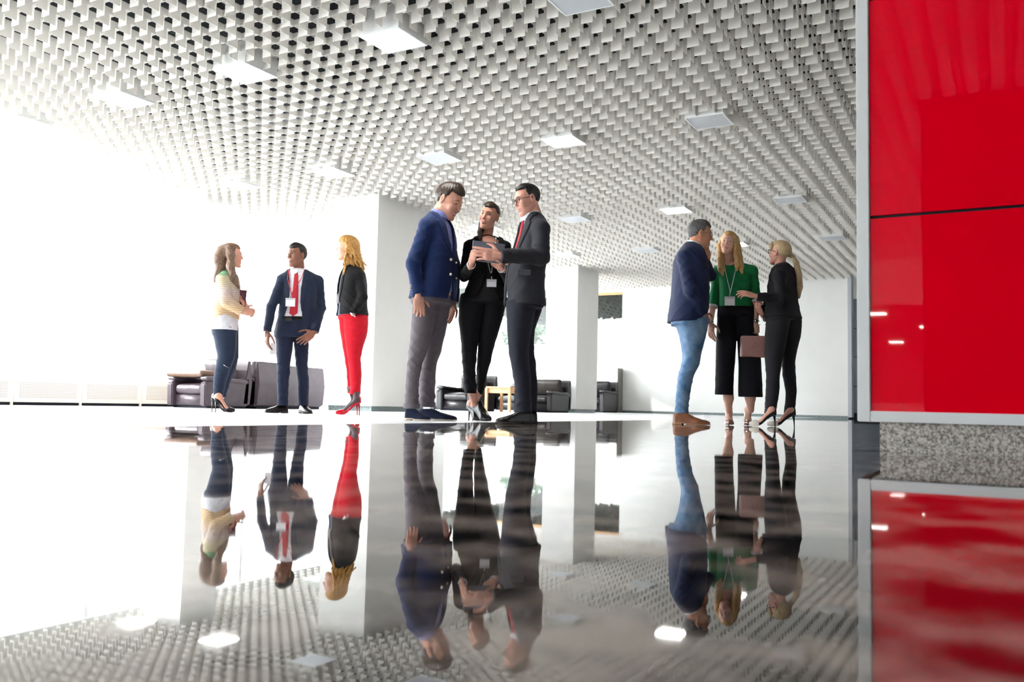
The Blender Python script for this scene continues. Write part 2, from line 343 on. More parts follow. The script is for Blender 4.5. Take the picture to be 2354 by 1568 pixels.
# ================================================================== implicit surfaces -> quads (naive surface nets)
f32 = np.float32
def nets(Fn, lo, hi, h, pad=.03):
    lo = np.array(lo, float)-2*h; hi = np.array(hi, float)+2*h
    nb = np.maximum(1, np.ceil((hi-lo)/(8*h)).astype(int)); bs = 8*h
    gx, gy, gz = [lo[k]+(np.arange(nb[k])+.5)*bs for k in range(3)]
    Cx, Cy, Cz = np.meshgrid(gx, gy, gz, indexing='ij')
    dc = Fn((Cx.ravel().astype(f32), Cy.ravel().astype(f32), Cz.ravel().astype(f32)))
    keep = np.abs(dc) < bs*.87*1.25+pad
    V = np.repeat(np.where(dc < 0, -1, 1).astype(f32)[:, None], 512, 1)
    kk = np.nonzero(keep)[0]
    o = (np.arange(8)-3.5)*h
    ox, oy, oz = [a.ravel() for a in np.meshgrid(o, o, o, indexing='ij')]
    for s in range(0, len(kk), 600):
        q = kk[s:s+600]
        X = (Cx.ravel()[q][:, None]+ox).astype(f32).ravel(); Y = (Cy.ravel()[q][:, None]+oy).astype(f32).ravel(); Z = (Cz.ravel()[q][:, None]+oz).astype(f32).ravel()
        V[q] = Fn((X, Y, Z)).reshape(len(q), 512)
    V = V.reshape(nb[0], nb[1], nb[2], 8, 8, 8).transpose(0, 3, 1, 4, 2, 5).reshape(nb[0]*8, nb[1]*8, nb[2]*8)
    V[0] = V[-1] = 1; V[:, 0] = V[:, -1] = 1; V[:, :, 0] = V[:, :, -1] = 1
    S = V < 0
    c = np.zeros(tuple(n-1 for n in S.shape), np.int8)
    for a in (0, 1):
        for b in (0, 1):
            for d in (0, 1): c += S[a:S.shape[0]-1+a, b:S.shape[1]-1+b, d:S.shape[2]-1+d]
    idx = np.argwhere((c > 0) & (c < 8))
    vid = np.full(c.shape, -1, np.int32); vid[tuple(idx.T)] = np.arange(len(idx))
    pos = np.zeros((len(idx), 3), f32); cnt = np.zeros(len(idx), f32)
    i, j, k = idx.T
    for ax in range(3):
        for u in (0, 1):
            for v in (0, 1):
                a = [u, v]; a.insert(ax, 0); b = list(a); b[ax] = 1
                va = V[i+a[0], j+a[1], k+a[2]]; vb = V[i+b[0], j+b[1], k+b[2]]
                m = (va < 0) != (vb < 0); t = np.where(m, va/np.where(m, va-vb, 1), 0)
                p = np.tile(np.array(a, f32), (len(idx), 1)); p[:, ax] += t
                pos += p*m[:, None]; cnt += m
    pos /= np.maximum(cnt, 1)[:, None]
    P = lo+h*.5+(idx+pos)*h
    Fs = []
    for ax in range(3):
        sl0 = [slice(1, -1)]*3; sl1 = [slice(1, -1)]*3; sl0[ax] = slice(0, -1); sl1[ax] = slice(1, None)
        A, Bb = S[tuple(sl0)], S[tuple(sl1)]; m = A != Bb; e = np.argwhere(m)
        if not len(e): continue
        fl = A[tuple(e.T)]; o2 = [1, 1, 1]; o2[ax] = 0; e = e+o2
        u, v = [q for q in range(3) if q != ax]
        def at(du, dv):
            q = e.copy(); q[:, u] += du; q[:, v] += dv; return vid[tuple(q.T)]
        Q = np.stack([at(-1, -1), at(0, -1), at(0, 0), at(-1, 0)], 1)
        if ax == 1: Q = Q[:, ::-1]
        Q[~fl] = Q[~fl][:, ::-1]; Fs.append(Q)
    return P.astype(f32), np.concatenate(Fs)
def vec(a): return np.array(a, float)
def smin(a, b, k): h = np.clip(.5+.5*(b-a)/k, 0, 1); return b+(a-b)*h-k*h*(1-h)
def smax(a, b, k): return -smin(-a, -b, k)
def sun_(ds, k):
    r = ds[0]
    for d in ds[1:]: r = smin(r, d, k)
    return r
def cap(P, a, b, ra, rb=None):
    rb = ra if rb is None else rb; a = vec(a); d = vec(b)-a; L2 = float(d@d)+1e-12
    X, Y, Z = P[0]-a[0], P[1]-a[1], P[2]-a[2]
    h = np.clip((X*d[0]+Y*d[1]+Z*d[2])/L2, 0, 1)
    return np.sqrt((X-h*d[0])**2+(Y-h*d[1])**2+(Z-h*d[2])**2)-(ra+(rb-ra)*h)
def ell(P, c, r):
    X, Y, Z = (P[0]-c[0]), (P[1]-c[1]), (P[2]-c[2])
    k0 = np.sqrt((X/r[0])**2+(Y/r[1])**2+(Z/r[2])**2); k1 = np.sqrt((X/r[0]**2)**2+(Y/r[1]**2)**2+(Z/r[2]**2)**2)+1e-9
    return k0*(k0-1)/k1
def box(P, c, r, rd=0):
    q = [np.abs(P[k]-c[k])-r[k]+rd for k in range(3)]
    return np.sqrt(sum(np.maximum(v, 0)**2 for v in q))+np.minimum(np.maximum(np.maximum(q[0], q[1]), q[2]), 0)-rd
def xf(P, o, R):
    """world -> local of a frame with origin o and rows R (3 axes)"""
    X, Y, Z = P[0]-o[0], P[1]-o[1], P[2]-o[2]
    return tuple(X*R[k][0]+Y*R[k][1]+Z*R[k][2] for k in range(3))
def bounds(pts, m):
    A = np.array(pts, float); return A.min(0)-m, A.max(0)+m
def frame_dir(d, n):
    """axes: x along d, z near n, y = z cross x"""
    x = vec(d)/np.linalg.norm(d); n = vec(n); z = n-x*(n@x); z /= np.linalg.norm(z); return np.array([x, np.cross(z, x), z])

# ------------------------------------------------------------------ anatomy
def hand_sdf(P, o, R, side, curl, spread=.12, sc=1.0, thumb=.35, mode=None):
    """x toward the fingertips, z out of the back of the hand, thumb toward side*y"""
    x, y, z = xf(P, o, R); x, y, z = x/sc, y*side/sc, z/sc; Q = (x, y, z)
    d = smin(ell(Q, (.045, .0, 0), (.050, .041, .0145)), ell(Q, (.075, .0, .001), (.024, .043, .0125)), .012)
    d = smin(d, cap(Q, (-.03, 0, 0), (.02, 0, 0), .022, .021), .015)
    d = smin(d, ell(Q, (.03, .026, -.006), (.033, .017, .014)), .01)
    fl = [(.030, .043, .0100, 1.0), (.0105, .048, .0104, 1.02), (-.0095, .045, .0098, 1.0), (-.0285, .035, .0086, .95)]
    fing = None
    for k, (fy, ln, r, s) in enumerate(fl):
        a = np.array([.088-.004*k*(k > 1), fy, .001]); c0 = curl[k] if hasattr(curl, '__len__') else curl; ang = 0; sp = spread*(1.5-k)*.5
        segs = [ln*.95, ln*.58, ln*.46]
        for q, sl in enumerate(segs):
            ang += c0*(.75, 1.0, .7)[q]
            dv = np.array([math.cos(ang)*math.cos(sp), math.sin(sp)*math.cos(ang), -math.sin(ang)])
            b = a+dv*sl; r2 = r*(1-.09*(q+1)); dd = cap(Q, a, b, r*(1-.09*q), r2)
            fing = dd if fing is None else np.minimum(fing, dd); a = b
    d = smin(d, fing, .006)
    a = np.array([.02, .034, -.008]); t = thumb
    d1 = np.array([math.cos(.9-t*.3)*.9, math.sin(.95-t*.5), -.35*t-.1]); d1 /= np.linalg.norm(d1); b = a+d1*.042
    d2 = d1+np.array([.55, -.25*t-.2, -.3*t]); d2 /= np.linalg.norm(d2); c = b+d2*.032; e = c+(d2+np.array([.3, -.1, -.1]))/1.15*.024
    th = np.minimum(np.minimum(cap(Q, a, b, .0125, .0108), cap(Q, b, c, .0108, .0096)), cap(Q, c, e, .0096, .008))
    return smin(d, th, .008)*sc

def head_sdf(Q, fem, jaw=1.0, smile=.5, mouth_open=0, nose=1.0, squint=0):
    """local metres: x to the subject's left, y forward, z up; chin at -.118, top at +.12"""
    x, y, z = Q; ax = np.abs(x); A = (ax, y, z)
    jw = (.050 if fem else .056)*jaw
    d = ell(Q, (0, -.012, .036), (.0745, .096, .084))
    d = smin(d, ell(Q, (0, .030, -.010), (.062, .058, .075)), .03)
    d = smin(d, ell(Q, (0, .030, -.052), (jw, .052, .052)), .025)
    d = smin(d, ell(Q, (0, .066, -.098), (.022 if fem else .027, .021, .019)), .022)
    d = smin(d, cap(A, (jw*.93, -.004, -.05), (.022, .055, -.096), .013, .014), .022)
    d = smin(d, ell(A, (.036, .062, -.022), (.024, .022, .020)), .018)
    d = smin(d, cap(A, (.008, .086, .030), (.040, .072, .031), .009 if fem else .012, .007), .012)
    d = smax(d, -ell(A, (.031, .096, .009), (.019, .015, .012)), .012)
    lid = np.maximum(ell(A, (.031, .0705, .010), (.0158, .0146, .0148)), -(z-.0130+.006*squint))
    d = smin(d, lid, .003)
    low = np.maximum(ell(A, (.031, .0700, .010), (.0158, .0146, .0148)), z-.0045-.002*squint); d = smin(d, low, .003)
    nz = cap(Q, (0, .085, .018), (0, .084+.019*nose, -.023), .0068, .0092)
    nz = smin(nz, ell(A, (.0110, .088, -.028), (.0075, .0100, .0068)), .006); d = smin(d, nz, .009)
    d = smax(d, -ell(A, (.0065, .1, -.0375), (.0035, .005, .004)), .003)
    zz = z+.061-smile*ax*ax*8.5
    d = smin(d, ell((x, y, zz), (0, .0765, .0050), (.026, .0135, .0055)), .006)
    d = smin(d, ell((x, y, zz), (0, .0755, -.0070-.004*mouth_open), (.022, .0135, .0062)), .006)
    d = smax(d, -ell((x, y, zz), (0, .094, -.001), (.0265, .016, .0012+.0050*mouth_open)), .003)
    if smile > .6: d = smin(d, ell(A, (.042, .058, -.035), (.017, .018, .014)), .012)
    e = ell(A, (.0785, -.008, .004), (.0075, .0175, .0315))
    e = smin(e, ell(A, (.0765, -.004, -.020), (.006, .010, .012)), .008)
    e = smax(e, -ell(A, (.087, -.003, .007), (.0065, .0095, .019)), .003)
    ang = smin(d, e, .005)
    nk = cap(Q, (0, -.024, -.045), (0, -.046, -.20), .047 if fem else .056, .049 if fem else .061)
    return smin(ang, nk, .016)

def hair_cap(Q, hl, thick=.012, top=.01, groove=.0015, freq=260, quiff=0):
    """short hair over the skull; hl = hairline height as pairs (y, z)"""
    x, y, z = Q; ax = np.abs(x)
    d = ell(Q, (0, -.014, .040), (.0755+thick*.55, .098+thick*.7, .084+thick*.8+top*.2))
    d = smin(d, ell(Q, (0, .015+quiff*.6, .070+quiff*.2), (.060, .068, .050+top)), .02)
    zl = np.interp(y, [p[0] for p in hl], [p[1] for p in hl]).astype(f32)
    zl = zl+ax*0
    zl = zl+np.where(y > .03, 7.0*np.maximum(ax-.018, 0)**2*3-.004, 0)
    tp = np.clip(1-(z-zl)/np.where(y > .03, .012+0*y, .055+0*y), 0, 1); d = d+tp*tp*(thick*.55+.003)
    d = smax(d, zl-z, .004)
    g = np.sin(x*freq+6*np.sin(y*30))*np.sin(y*freq*.6+z*90+5*np.sin(x*40))
    return d-groove*g
HL_M = [(-.12, -.10), (-.085, -.075), (-.05, -.045), (-.022, .012), (-.008, .022), (.002, .010), (.018, .004), (.024, .028), (.034, .052), (.07, .070), (.1, .078)]
HL_F = [(-.12, -.085), (-.06, -.06), (-.03, -.012), (-.01, .02), (.01, .02), (.03, .038), (.06, .066), (.1, .076)]
def euler_frame(yaw, pitch, roll):
    """head axes in the figure's frame: yaw = heading of the face (0 = picture right, -90 = to the camera)"""
    a, p, r = math.radians(yaw), math.radians(pitch), math.radians(roll)
    fw = np.array([math.cos(a)*math.cos(p), math.sin(a)*math.cos(p), math.sin(p)])
    lf = np.array([-math.sin(a), math.cos(a), 0]); up = np.cross(fw, lf); up = -up if up[2] < 0 else up
    # x = subject's left
    x = lf*math.cos(r)+up*math.sin(r); up2 = -lf*math.sin(r)+up*math.cos(r)
    return np.array([x, fw, up2])
def wrinkle(P, amp, f=42, s=0):
    x, y, z = P
    f = f*.72; g = .55+.45*np.sin(11*x+8*z+s*3)*np.sin(9*y+6*z+s)
    n = 1-np.abs(np.sin(f*z+f*.55*x+2.6*np.sin(11*x+6*z+s)+1.9*np.sin(13*y+s)))
    m = 1-np.abs(np.sin(f*.55*z-f*.7*x+2.6*np.sin(9*y+7*z+s*2)+s))
    return 1.7*amp*(n*n*.8*g+m*m*.5*(1.1-g)-.3)

class Person:
    def __init__(s, label, px, py, D):
        """stands at the picture point (px, py) of the floor, at camera depth D"""
        d = FW+RT*(px-1177)/FPX-UP*(py-784)/FPX; p = CAM+d*D
        s.O = np.array([p[0], p[1], 0.0]); s.D = D
        v = s.O-CAM; v[2] = 0; v /= np.linalg.norm(v); s.B = v; s.A = np.array([v[1], -v[0], 0])
        s.k = D/FPX
        s.root = empty('person', s.O, math.atan2(s.A[1], s.A[0])); tag(s.root, label, 'person')
        s.body = []; s.core = []; s.shc = []; s.hipc = []; s.chend = []; s.ank = []
    def J(s, px, py, b=0.0):
        """point of the figure's own frame (a right, b away, z up) seen at that picture point, b metres behind its plane"""
        d = FW+RT*(px-1177)/FPX-UP*(py-784)/FPX
        t = ((s.O-CAM)@s.B+b)/(d@s.B); w_ = CAM+d*t-s.O
        return np.array([w_@s.A, b, w_[2]])
    def mesh(s, name, fn, pts, m, h=.006, margin=.08, parent=None, pad=.03):
        lo, hi = bounds(pts, margin); V, F = nets(fn, lo, hi, h, pad)
        return mesh_obj(name, V, F, m, parent or s.root, True)
    def add_body(s, fn, pts, h, margin=.05):
        lo, hi = bounds(pts, margin); s.body.append(nets(fn, lo, hi, h))
    def finish_body(s, m):
        Z, CX, CB, W, Dp = s.T; top = np.array([CX[-1], CB[-1], Z[-1]-.02]); mid = np.array([CX[len(Z)//2], CB[len(Z)//2], Z[len(Z)//2]]); lowp = np.array([CX[0], CB[0], Z[0]+.04])
        core = list(s.core)+[(s.hp(0, -.046, -.19), top-[0, 0, .05], .045, .045)]; s.add_body(lambda P: s.dtorso(P, -.022, Z[0]+.05, Z[-1]+.0, 2.2, .05), [np.array([CX[i], CB[i], Z[i]])+v*W[i] for i in range(len(Z)) for v in (s.L, -s.L)], .008, .05)
        for a in s.ank:
            c = min(s.chend, key=lambda q: abs(q[0]-a[0])+abs(q[1]-a[1])); core.append((a, c, .026, .028))
        for a in s.shc: core.append((top-[0, 0, .03], a, .035, .035)); core.append((s.hp(0, -.046, -.20), a*.55+top*.45-[0, 0, .012], .040, .030))
        for a in s.hipc: core.append((lowp, a, .05, .05))
        for c in core: s.add_body(lambda P: cap(P, *c), [c[0], c[1]], .009, max(c[2], c[3])+.01)
        Vs, Fs, n = [], [], 0
        for V, F in s.body: Vs.append(V); Fs.append(F+n); n += len(V)
        o = mesh_obj('body', np.concatenate(Vs), np.concatenate(Fs), m, s.root, True)
        md = o.modifiers.new('r', 'REMESH'); md.mode = 'VOXEL'; md.voxel_size = s.vox; md.use_smooth_shade = True
        dg = bpy.context.evaluated_depsgraph_get(); dg.update(); me = bpy.data.meshes.new_from_object(o.evaluated_get(dg)); o.modifiers.clear(); old = o.data; o.data = me; bpy.data.meshes.remove(old)
        if not me.materials: me.materials.append(m)
        return o
    vox = .003
    # ---- torso: rows (py, pxL, pxR), heading phi; template lateral/sagittal ratio by row
    def torso(s, rows, phi, ratio, b=0.0, lean=None):
        Z, CX, CB, W, Dp = [], [], [], [], []; a = math.radians(phi)
        s.F = np.array([math.cos(a), math.sin(a), 0]); s.L = np.array([-math.sin(a), math.cos(a), 0])
        for r_, (py, xl, xr) in enumerate(rows):
            bb = b if lean is None else lean[r_]
            l = s.J(xl, py, bb); r = s.J(xr, py, bb); half = (r[0]-l[0])/2; rt = ratio[r_] if hasattr(ratio, '__len__') else ratio
            k = half/math.sqrt(s.L[0]**2+(s.F[0]*rt)**2)
            Z.append(l[2]); CX.append((l[0]+r[0])/2); CB.append(bb); W.append(k); Dp.append(k*rt)
        o = np.argsort(Z); s.T = [np.array(v)[o] for v in (Z, CX, CB, W, Dp)]
        return s
    def tloc(s, P):
        Z, CX, CB, W, Dp = s.T
        zz = np.linspace(Z[0], Z[-1], 80)
        def sm(v):
            q = np.interp(zz, Z, v); k = np.ones(9)/9; qq = np.convolve(np.pad(q, 4, mode='edge'), k, 'valid'); return qq
        if not hasattr(s, '_c'): s._c = (zz, [sm(v) for v in (CX, CB, W, Dp)])
        zz, (cx, cb, w_, d_) = s._c
        zc = P[2]; cx = np.interp(zc, zz, cx); cb = np.interp(zc, zz, cb); w_ = np.interp(zc, zz, w_); d_ = np.interp(zc, zz, d_)
        X, Y = P[0]-cx, P[1]-cb
        return X*s.L[0]+Y*s.L[1], X*s.F[0]+Y*s.F[1], w_, d_
    def dtorso(s, P, off=0.0, zlo=-9, zhi=9, n=2.4, rnd=.02):
        S, T, w_, d_ = s.tloc(P); w_ = w_+off; d_ = d_+off
        q = (np.abs(S/w_)**n+np.abs(T/d_)**n)**(1/n)
        d = (q-1)*np.minimum(w_, d_)*.95
        return smax(smax(d, zlo-P[2], .006), P[2]-zhi, rnd)
    def head(s, px, py, H, yaw, pitch, roll, skin, fem=False, b=0.0, hairm=None, eyes=True, iris=(.12, .06, .03, 1), lips=None, h=.0032, brow=None, **kw):
        """px,py = middle of the head; H = head height in picture pixels"""
        sc = H*s.k/.238; o = s.J(px, py, b); R = euler_frame(yaw, pitch, roll); s.hd = (o, R, sc)
        fn = lambda P: head_sdf(tuple(q/sc for q in xf(P, o, R)), fem, **kw)*sc
        c = s.hp(0, -.04, -.19); s.add_body(fn, [s.hp(i, j, k) for i in (-.09, .09) for j in (-.115, .12) for k in (-.13, .13)]+[c, s.hp(0, -.046, -.25)], h, .01)
        if eyes:
            for sx in (-1, 1):
                e = mesh_obj('eye', *nets(lambda P: cap(P, (0, 0, 0), (0, 0, .0001), .0128), (-.014,)*3, (.014,)*3, .0016), [mat('eye_white', L(225, 220, 216), .3, .3), mat('iris_%02x%02x' % (int(iris[0]*255), int(iris[2]*255)), iris, .4, .2)], s.root, True)
                e.location = Vector(s.hp(sx*.031, .0715, .0095)); e.scale = (sc,)*3
                g = kw.get('gaze', (0, 0)); look = vec(R[1])
                if s.gaze is not None: look = look+vec(R[0])*s.gaze[0]+vec(R[2])*s.gaze[1]; look /= np.linalg.norm(look)
                co = np.empty(len(e.data.vertices)*3, f32); e.data.vertices.foreach_get('co', co); co = co.reshape(-1, 3)@look
                for p in e.data.polygons: p.material_index = 1 if co[p.vertices[0]] > .0108 else 0
        if lips is not None:
            sm_, mo = kw.get('smile', .5), kw.get('mouth_open', 0)
            def lf(P):
                x, y, z = [q/sc for q in xf(P, o, R)]; ax = np.abs(x); zz = z+.061-sm_*ax*ax*8.5
                u = ell((x, y, zz), (0, .0775, .0040+mo*.002), (.0265, .0142, .0040)); v = ell((x, y, zz), (0, .0762, -.0068-mo*.004), (.0225, .0148, .0048))
                return np.minimum(u, v)*sc
            s.mesh('lips', lf, [s.hp(-.026, .06, -.075), s.hp(.026, .1, -.045)], lips, .0016, .01)
            if mo > .3:
                s.mesh('teeth', lambda P: ell(tuple(q/sc for q in xf(P, o, R)), (0, .0775, -.0605+sm_*.0015), (.0205, .0115, .0050))*sc, [s.hp(-.02, .07, -.07), s.hp(.02, .09, -.05)], mat('teeth', L(240, 236, 228), .2), .0018, .01)
        if eyes:
            sq = kw.get('squint', 0)
            for sx in (-1, 1): MB().tube([s.hp(sx*.0175, .0855, .0085-sq*.004), s.hp(sx*.026, .0868, .0128-sq*.006), s.hp(sx*.036, .0848, .0128-sq*.006), s.hp(sx*.0455, .0785, .0085-sq*.003)], [.0007*sc, .0013*sc, .0014*sc, .0008*sc], 6).build('eyelashes', mat('lash', L(30, 22, 20), .6), s.root, True)
        if brow is not None:
            for sx in (-1, 1):
                t = MB().tube([s.hp(sx*.014, .0925, .0275), s.hp(sx*.030, .0885, .0335), s.hp(sx*.047, .0755, .0285)], [.0022*sc, .0026*sc, .0012*sc], 6)
                t.build('eyebrow', brow, s.root, True)
    gaze = None; male = True
    def hp(s, x, y, z):
        o, R, sc = s.hd; return o+(R[0]*x+R[1]*y+R[2]*z)*sc
    def hair(s, m, fn_extra=None, pts=(), hl=HL_M, h=.004, k=.012, **kw):
        o, R, sc = s.hd
        def fn(P):
            d = hair_cap(tuple(q/sc for q in xf(P, o, R)), hl, **kw)*sc
            if fn_extra is not None: d = smin(d, fn_extra(P), k)
            return d
        return s.mesh('hair', fn, [s.hp(i, j, k) for i in (-.1, .1) for j in (-.125, .115) for k in (-.11, .15)]+list(pts), m, h, .02)
    def arm(s, sh, el, wr, m, name='sleeve', r=(.062, .050, .036), parent=None, wr_amp=.005, cut=.0, h=.006):
        """sleeve from shoulder over elbow to cuff, cut square at the cuff"""
        sh, el, wr = vec(sh), vec(el), vec(wr); dv = (wr-el)/np.linalg.norm(wr-el); end = wr+dv*cut; s.shc.append(sh); s.core += [(sh, el, .035, .028), (el, wr+dv*.01, .028, .021)]
        def fn(P):
            d = smin(cap(P, sh, el, r[0], r[1]), cap(P, el, end+dv*.05, r[1], r[2]), .02)
            d = d-wrinkle(P, wr_amp, 48, sh[0]*9)
            return smax(d, (P[0]-end[0])*dv[0]+(P[1]-end[1])*dv[1]+(P[2]-end[2])*dv[2], .003)
        return fn, [sh, el, end]
    def forearm_skin(s, el, wr, r0=.034, r1=.025):
        el, wr = vec(el), vec(wr); s.add_body(lambda P: cap(P, el+(wr-el)*.45, wr, r0, r1), [el+(wr-el)*.4, wr], .005, .05)
    def hand(s, wr, d, n, side, curl, m=None, **kw):
        R = frame_dir(d, n); o = vec(wr); x = R[0]
        s.add_body(lambda P: hand_sdf(P, o, R, side, curl, **kw), [o-x*.04, o+x*.2, o+R[2]*.06, o-R[2]*.08, o+R[1]*.07, o-R[1]*.07], .0026, .015)
    def mens_shoe(s, heel, toe, m, msole, wd=.046, hh=.085, open_h=None, lace=None, heelh=.022, tread=0):
        heel, toe = vec(heel), vec(toe); heel[2] = toe[2] = 0; Ln = np.linalg.norm(toe-heel); R = frame_dir(toe-heel, (0, 0, 1))
        def outline(u, g=0): return np.interp(u, [0, .08, .3, .45, .68, .85, .95, 1], [.55, .78, .78, .8, 1, .82, .5, .2])*wd+g
        def up(P):
            x, y, z = xf(P, heel, R); u = x/Ln; w_ = outline(u)
            hz = np.interp(u, [0, .1, .32, .42, .55, .75, .92, 1], [hh*.95, hh*1.0, hh*1.02, hh*.95, hh*.74, .052, .04, .028])
            q = ((np.abs(y)/w_)**2.2+(np.abs(z-.015)/np.maximum(hz-.015, .01))**2.0)**.5
            d = (q-1)*np.minimum(w_, .03)
            d = smax(d, np.abs(x-Ln/2)-Ln/2, .012); return smax(d, .013-z, .003)
        sh = s.mesh('shoe', up, [heel, toe, heel+[0, 0, .1]], m, .004, .07)
        def so(P):
            x, y, z = xf(P, heel, R); u = x/Ln; w_ = outline(u, .004)
            top = np.interp(u, [0, .3, .45, 1], [.020, .020, .013, .012]); bot = np.where(u < .27, 0, np.interp(u, [.27, .45, .8, 1], [.012, 0.0, 0, .004]))
            d = smax((np.abs(y)/w_-1)*w_, np.abs(x-Ln/2)-Ln/2-.002, .008); return smax(smax(d, z-top, .002), bot-z, .002)
        s.mesh('sole', so, [heel, toe], msole, .004, .06, parent=sh)
        if lace is not None:
            t = MB()
            for q in (.40, .46, .52):
                c = heel+R[0]*Ln*q; zz = float(np.interp(q, [.32, .42, .55, .75], [hh*1.02, hh*.95, hh*.74, .052]))+.001
                t.tube([c+R[1]*.016+[0, 0, zz-.008], c+[0, 0, zz+.003], c-R[1]*.016+[0, 0, zz-.008]], .0022, 6)
            c = heel+R[0]*Ln*.41+np.array([0, 0, hh*.98])
            for q in (-1, 1): t.tube([c, c+R[1]*q*.02+[0, 0, .018], c+R[1]*q*.032+[0, 0, .004], c], .0018, 6)
            t.build('lace', lace, sh, True)
        return sh
    def pump(s, heel, toe, hz, m, mheel=None, open_top=True, toe_m=None, bootie=False, skin=True, ankle=None, ra=.032, foot=True):
        """high-heeled shoe; heel/toe = floor points under heel and toe tip, hz = heel height"""
        heel, toe = vec(heel), vec(toe); heel[2] = toe[2] = 0; Ln = np.linalg.norm(toe-heel); R = frame_dir(toe-heel, (0, 0, 1))
        us = [0, .12, .35, .55, .68, .85, 1]; zs = [hz, hz*.97, hz*.62, hz*.2, .006, .004, .010]
        wd = [.026, .031, .027, .034, .041, .030, .006]
        fz = lambda u: np.interp(u, us, zs); fw = lambda u: np.interp(u, us, wd)
        if ankle is not None: s.ank.append(vec(ankle))
        if foot:
            def ft(P):
                x, y, z = xf(P, heel, R); u = x/Ln; c = fz(u); hgt = np.interp(u, [0, .1, .25, .5, .7, .9, 1], [.06, .075, .080, .058, .042, .026, .012])
                q = np.sqrt((y/(fw(u)-.003))**2+((z-c-hgt*.45)/(hgt*.5))**2); d = (q-1)*.024
                d = smax(d, np.abs(x-Ln*.5)-Ln*.5+.006, .01)
                if ankle is not None: d = smin(d, cap(P, heel+R[0]*Ln*.16+[0, 0, hz+.045], ankle, ra*.98, ra), .02)
                return d
            s.add_body(ft, [heel, toe, heel+[0, 0, hz+.1]]+([ankle] if ankle is not None else []), .0045, .045)
        def up(P):
            x, y, z = xf(P, heel, R); u = x/Ln; c = fz(u)
            hgt = np.interp(u, [0, .08, .3, .62, .74, .9, 1], [.060, .066, .034, .022, .040, .030, .016] if not bootie else [.064, .075, .03, .10, .062, .03, .016])
            if bootie: hgt = np.interp(u, [0, .08, .2, .3, .42, .6, .74, .9, 1], [.066, .075, .05, .06, .115, .085, .055, .032, .018])
            q = np.sqrt((y/(fw(u)+.003))**2+((z-c-.012)/np.maximum(hgt, .01))**2); d = (q-1)*.03
            d = smax(d, c-z, .003); d = smax(d, np.abs(x-Ln*.5)-Ln*.5-.004, .01)
            return d
        sh = s.mesh('shoe', up, [heel, toe, heel+[0, 0, hz+.1], toe+[0, 0, .05]], m, .0038, .04)
        if toe_m is not None:
            def tf(P):
                x, y, z = xf(P, heel, R); return smax(up(P)-.0012, .66-x/Ln+0*z, .003)
            s.mesh('toe_cap', tf, [heel+(toe-heel)*.6, toe, toe+[0, 0, .05]], toe_m, .0038, .04, parent=sh)
        t = MB().tube([heel+R[0]*.012+[0, 0, hz*.96], heel+R[0]*.006+[0, 0, hz*.5], heel+R[0]*.004+[0, 0, 0]], [.013, .0062, .0042], 10)
        t.build('heel', mheel or m, sh, True)
        return sh
    def legs(s, chains, m, name='trousers', wr=(.004, 40), zhi=None, crease=0, h=.006, extra=None, rat=1.0, hem_round=.004, fold=None):
        """each chain: rows (py, pxL, pxR, b) from hip to hem, one garment mesh"""
        data = []; pts = []
        for ch in chains:
            Z, X, B_, Rr = [], [], [], []
            for (py, xl, xr, b) in ch:
                l, r = s.J(xl, py, b), s.J(xr, py, b); Z.append(l[2]); X.append((l[0]+r[0])/2); B_.append(b); Rr.append((r[0]-l[0])/2)
                pts += [l, r, l+[0, Rr[-1], 0], l-[0, Rr[-1], 0]]
            zz = np.linspace(Z[-1], Z[0], 60)
            def sm(v, Z=Z, zz=zz):
                q = np.interp(zz, Z[::-1], v[::-1]); return np.convolve(np.pad(q, 2, mode='edge'), np.ones(5)/5, 'valid')
            data.append((zz, sm(X), sm(B_), sm(Rr))); cc = [np.array([X[q], B_[q], Z[q]]) for q in range(len(Z))]; s.hipc.append(cc[0]-[0, 0, .03])
            hem = np.array([np.interp(zz[0]+.07, zz, data[-1][1]), np.interp(zz[0]+.07, zz, data[-1][2]), zz[0]+.07]); cc = [c for c in cc if c[2] > zz[0]+.16]+[hem]; s.chend.append(hem)
            for q in range(len(cc)-1): rq = min(.045, np.interp(cc[q][2], zz, data[-1][3])*.6); rq2 = min(.045, np.interp(cc[q+1][2], zz, data[-1][3])*.6); s.core.append((cc[q]-([0, 0, .03] if q == 0 else [0, 0, 0]), cc[q+1], rq, rq2))
        def fn(P):
            out = None
            for zz, X, B_, Rr in data:
                z = P[2]; x = P[0]-np.interp(z, zz, X); y = P[1]-np.interp(z, zz, B_); r = np.interp(z, zz, Rr); ry = r*rat
                d = (np.sqrt((x/r)**2+(y/ry)**2)-1)*r*.97
                if wr[0]:
                    amp = wr[0]*(.45+.8*np.exp(-((z-.48)/.12)**2)+1.0*np.exp(-((z-zz[0]-.06)/.07)**2)); d = d-wrinkle(P, 1, wr[1], X[0]*7)*amp
                d = smax(smax(d, zz[0]-z, hem_round), z-zz[-1], .02)
                out = d if out is None else smin(out, d, .012)
            out = smin(out, extra(P) if extra is not None else s.dtorso(P, -.024, s.T[0][0]-.01, s.T[0][0]+.09), .03)
            return out
        return s.mesh(name, fn, pts, m, h, .03)
def vopen(z, zs, ws): return np.interp(z, zs, ws).astype(f32)
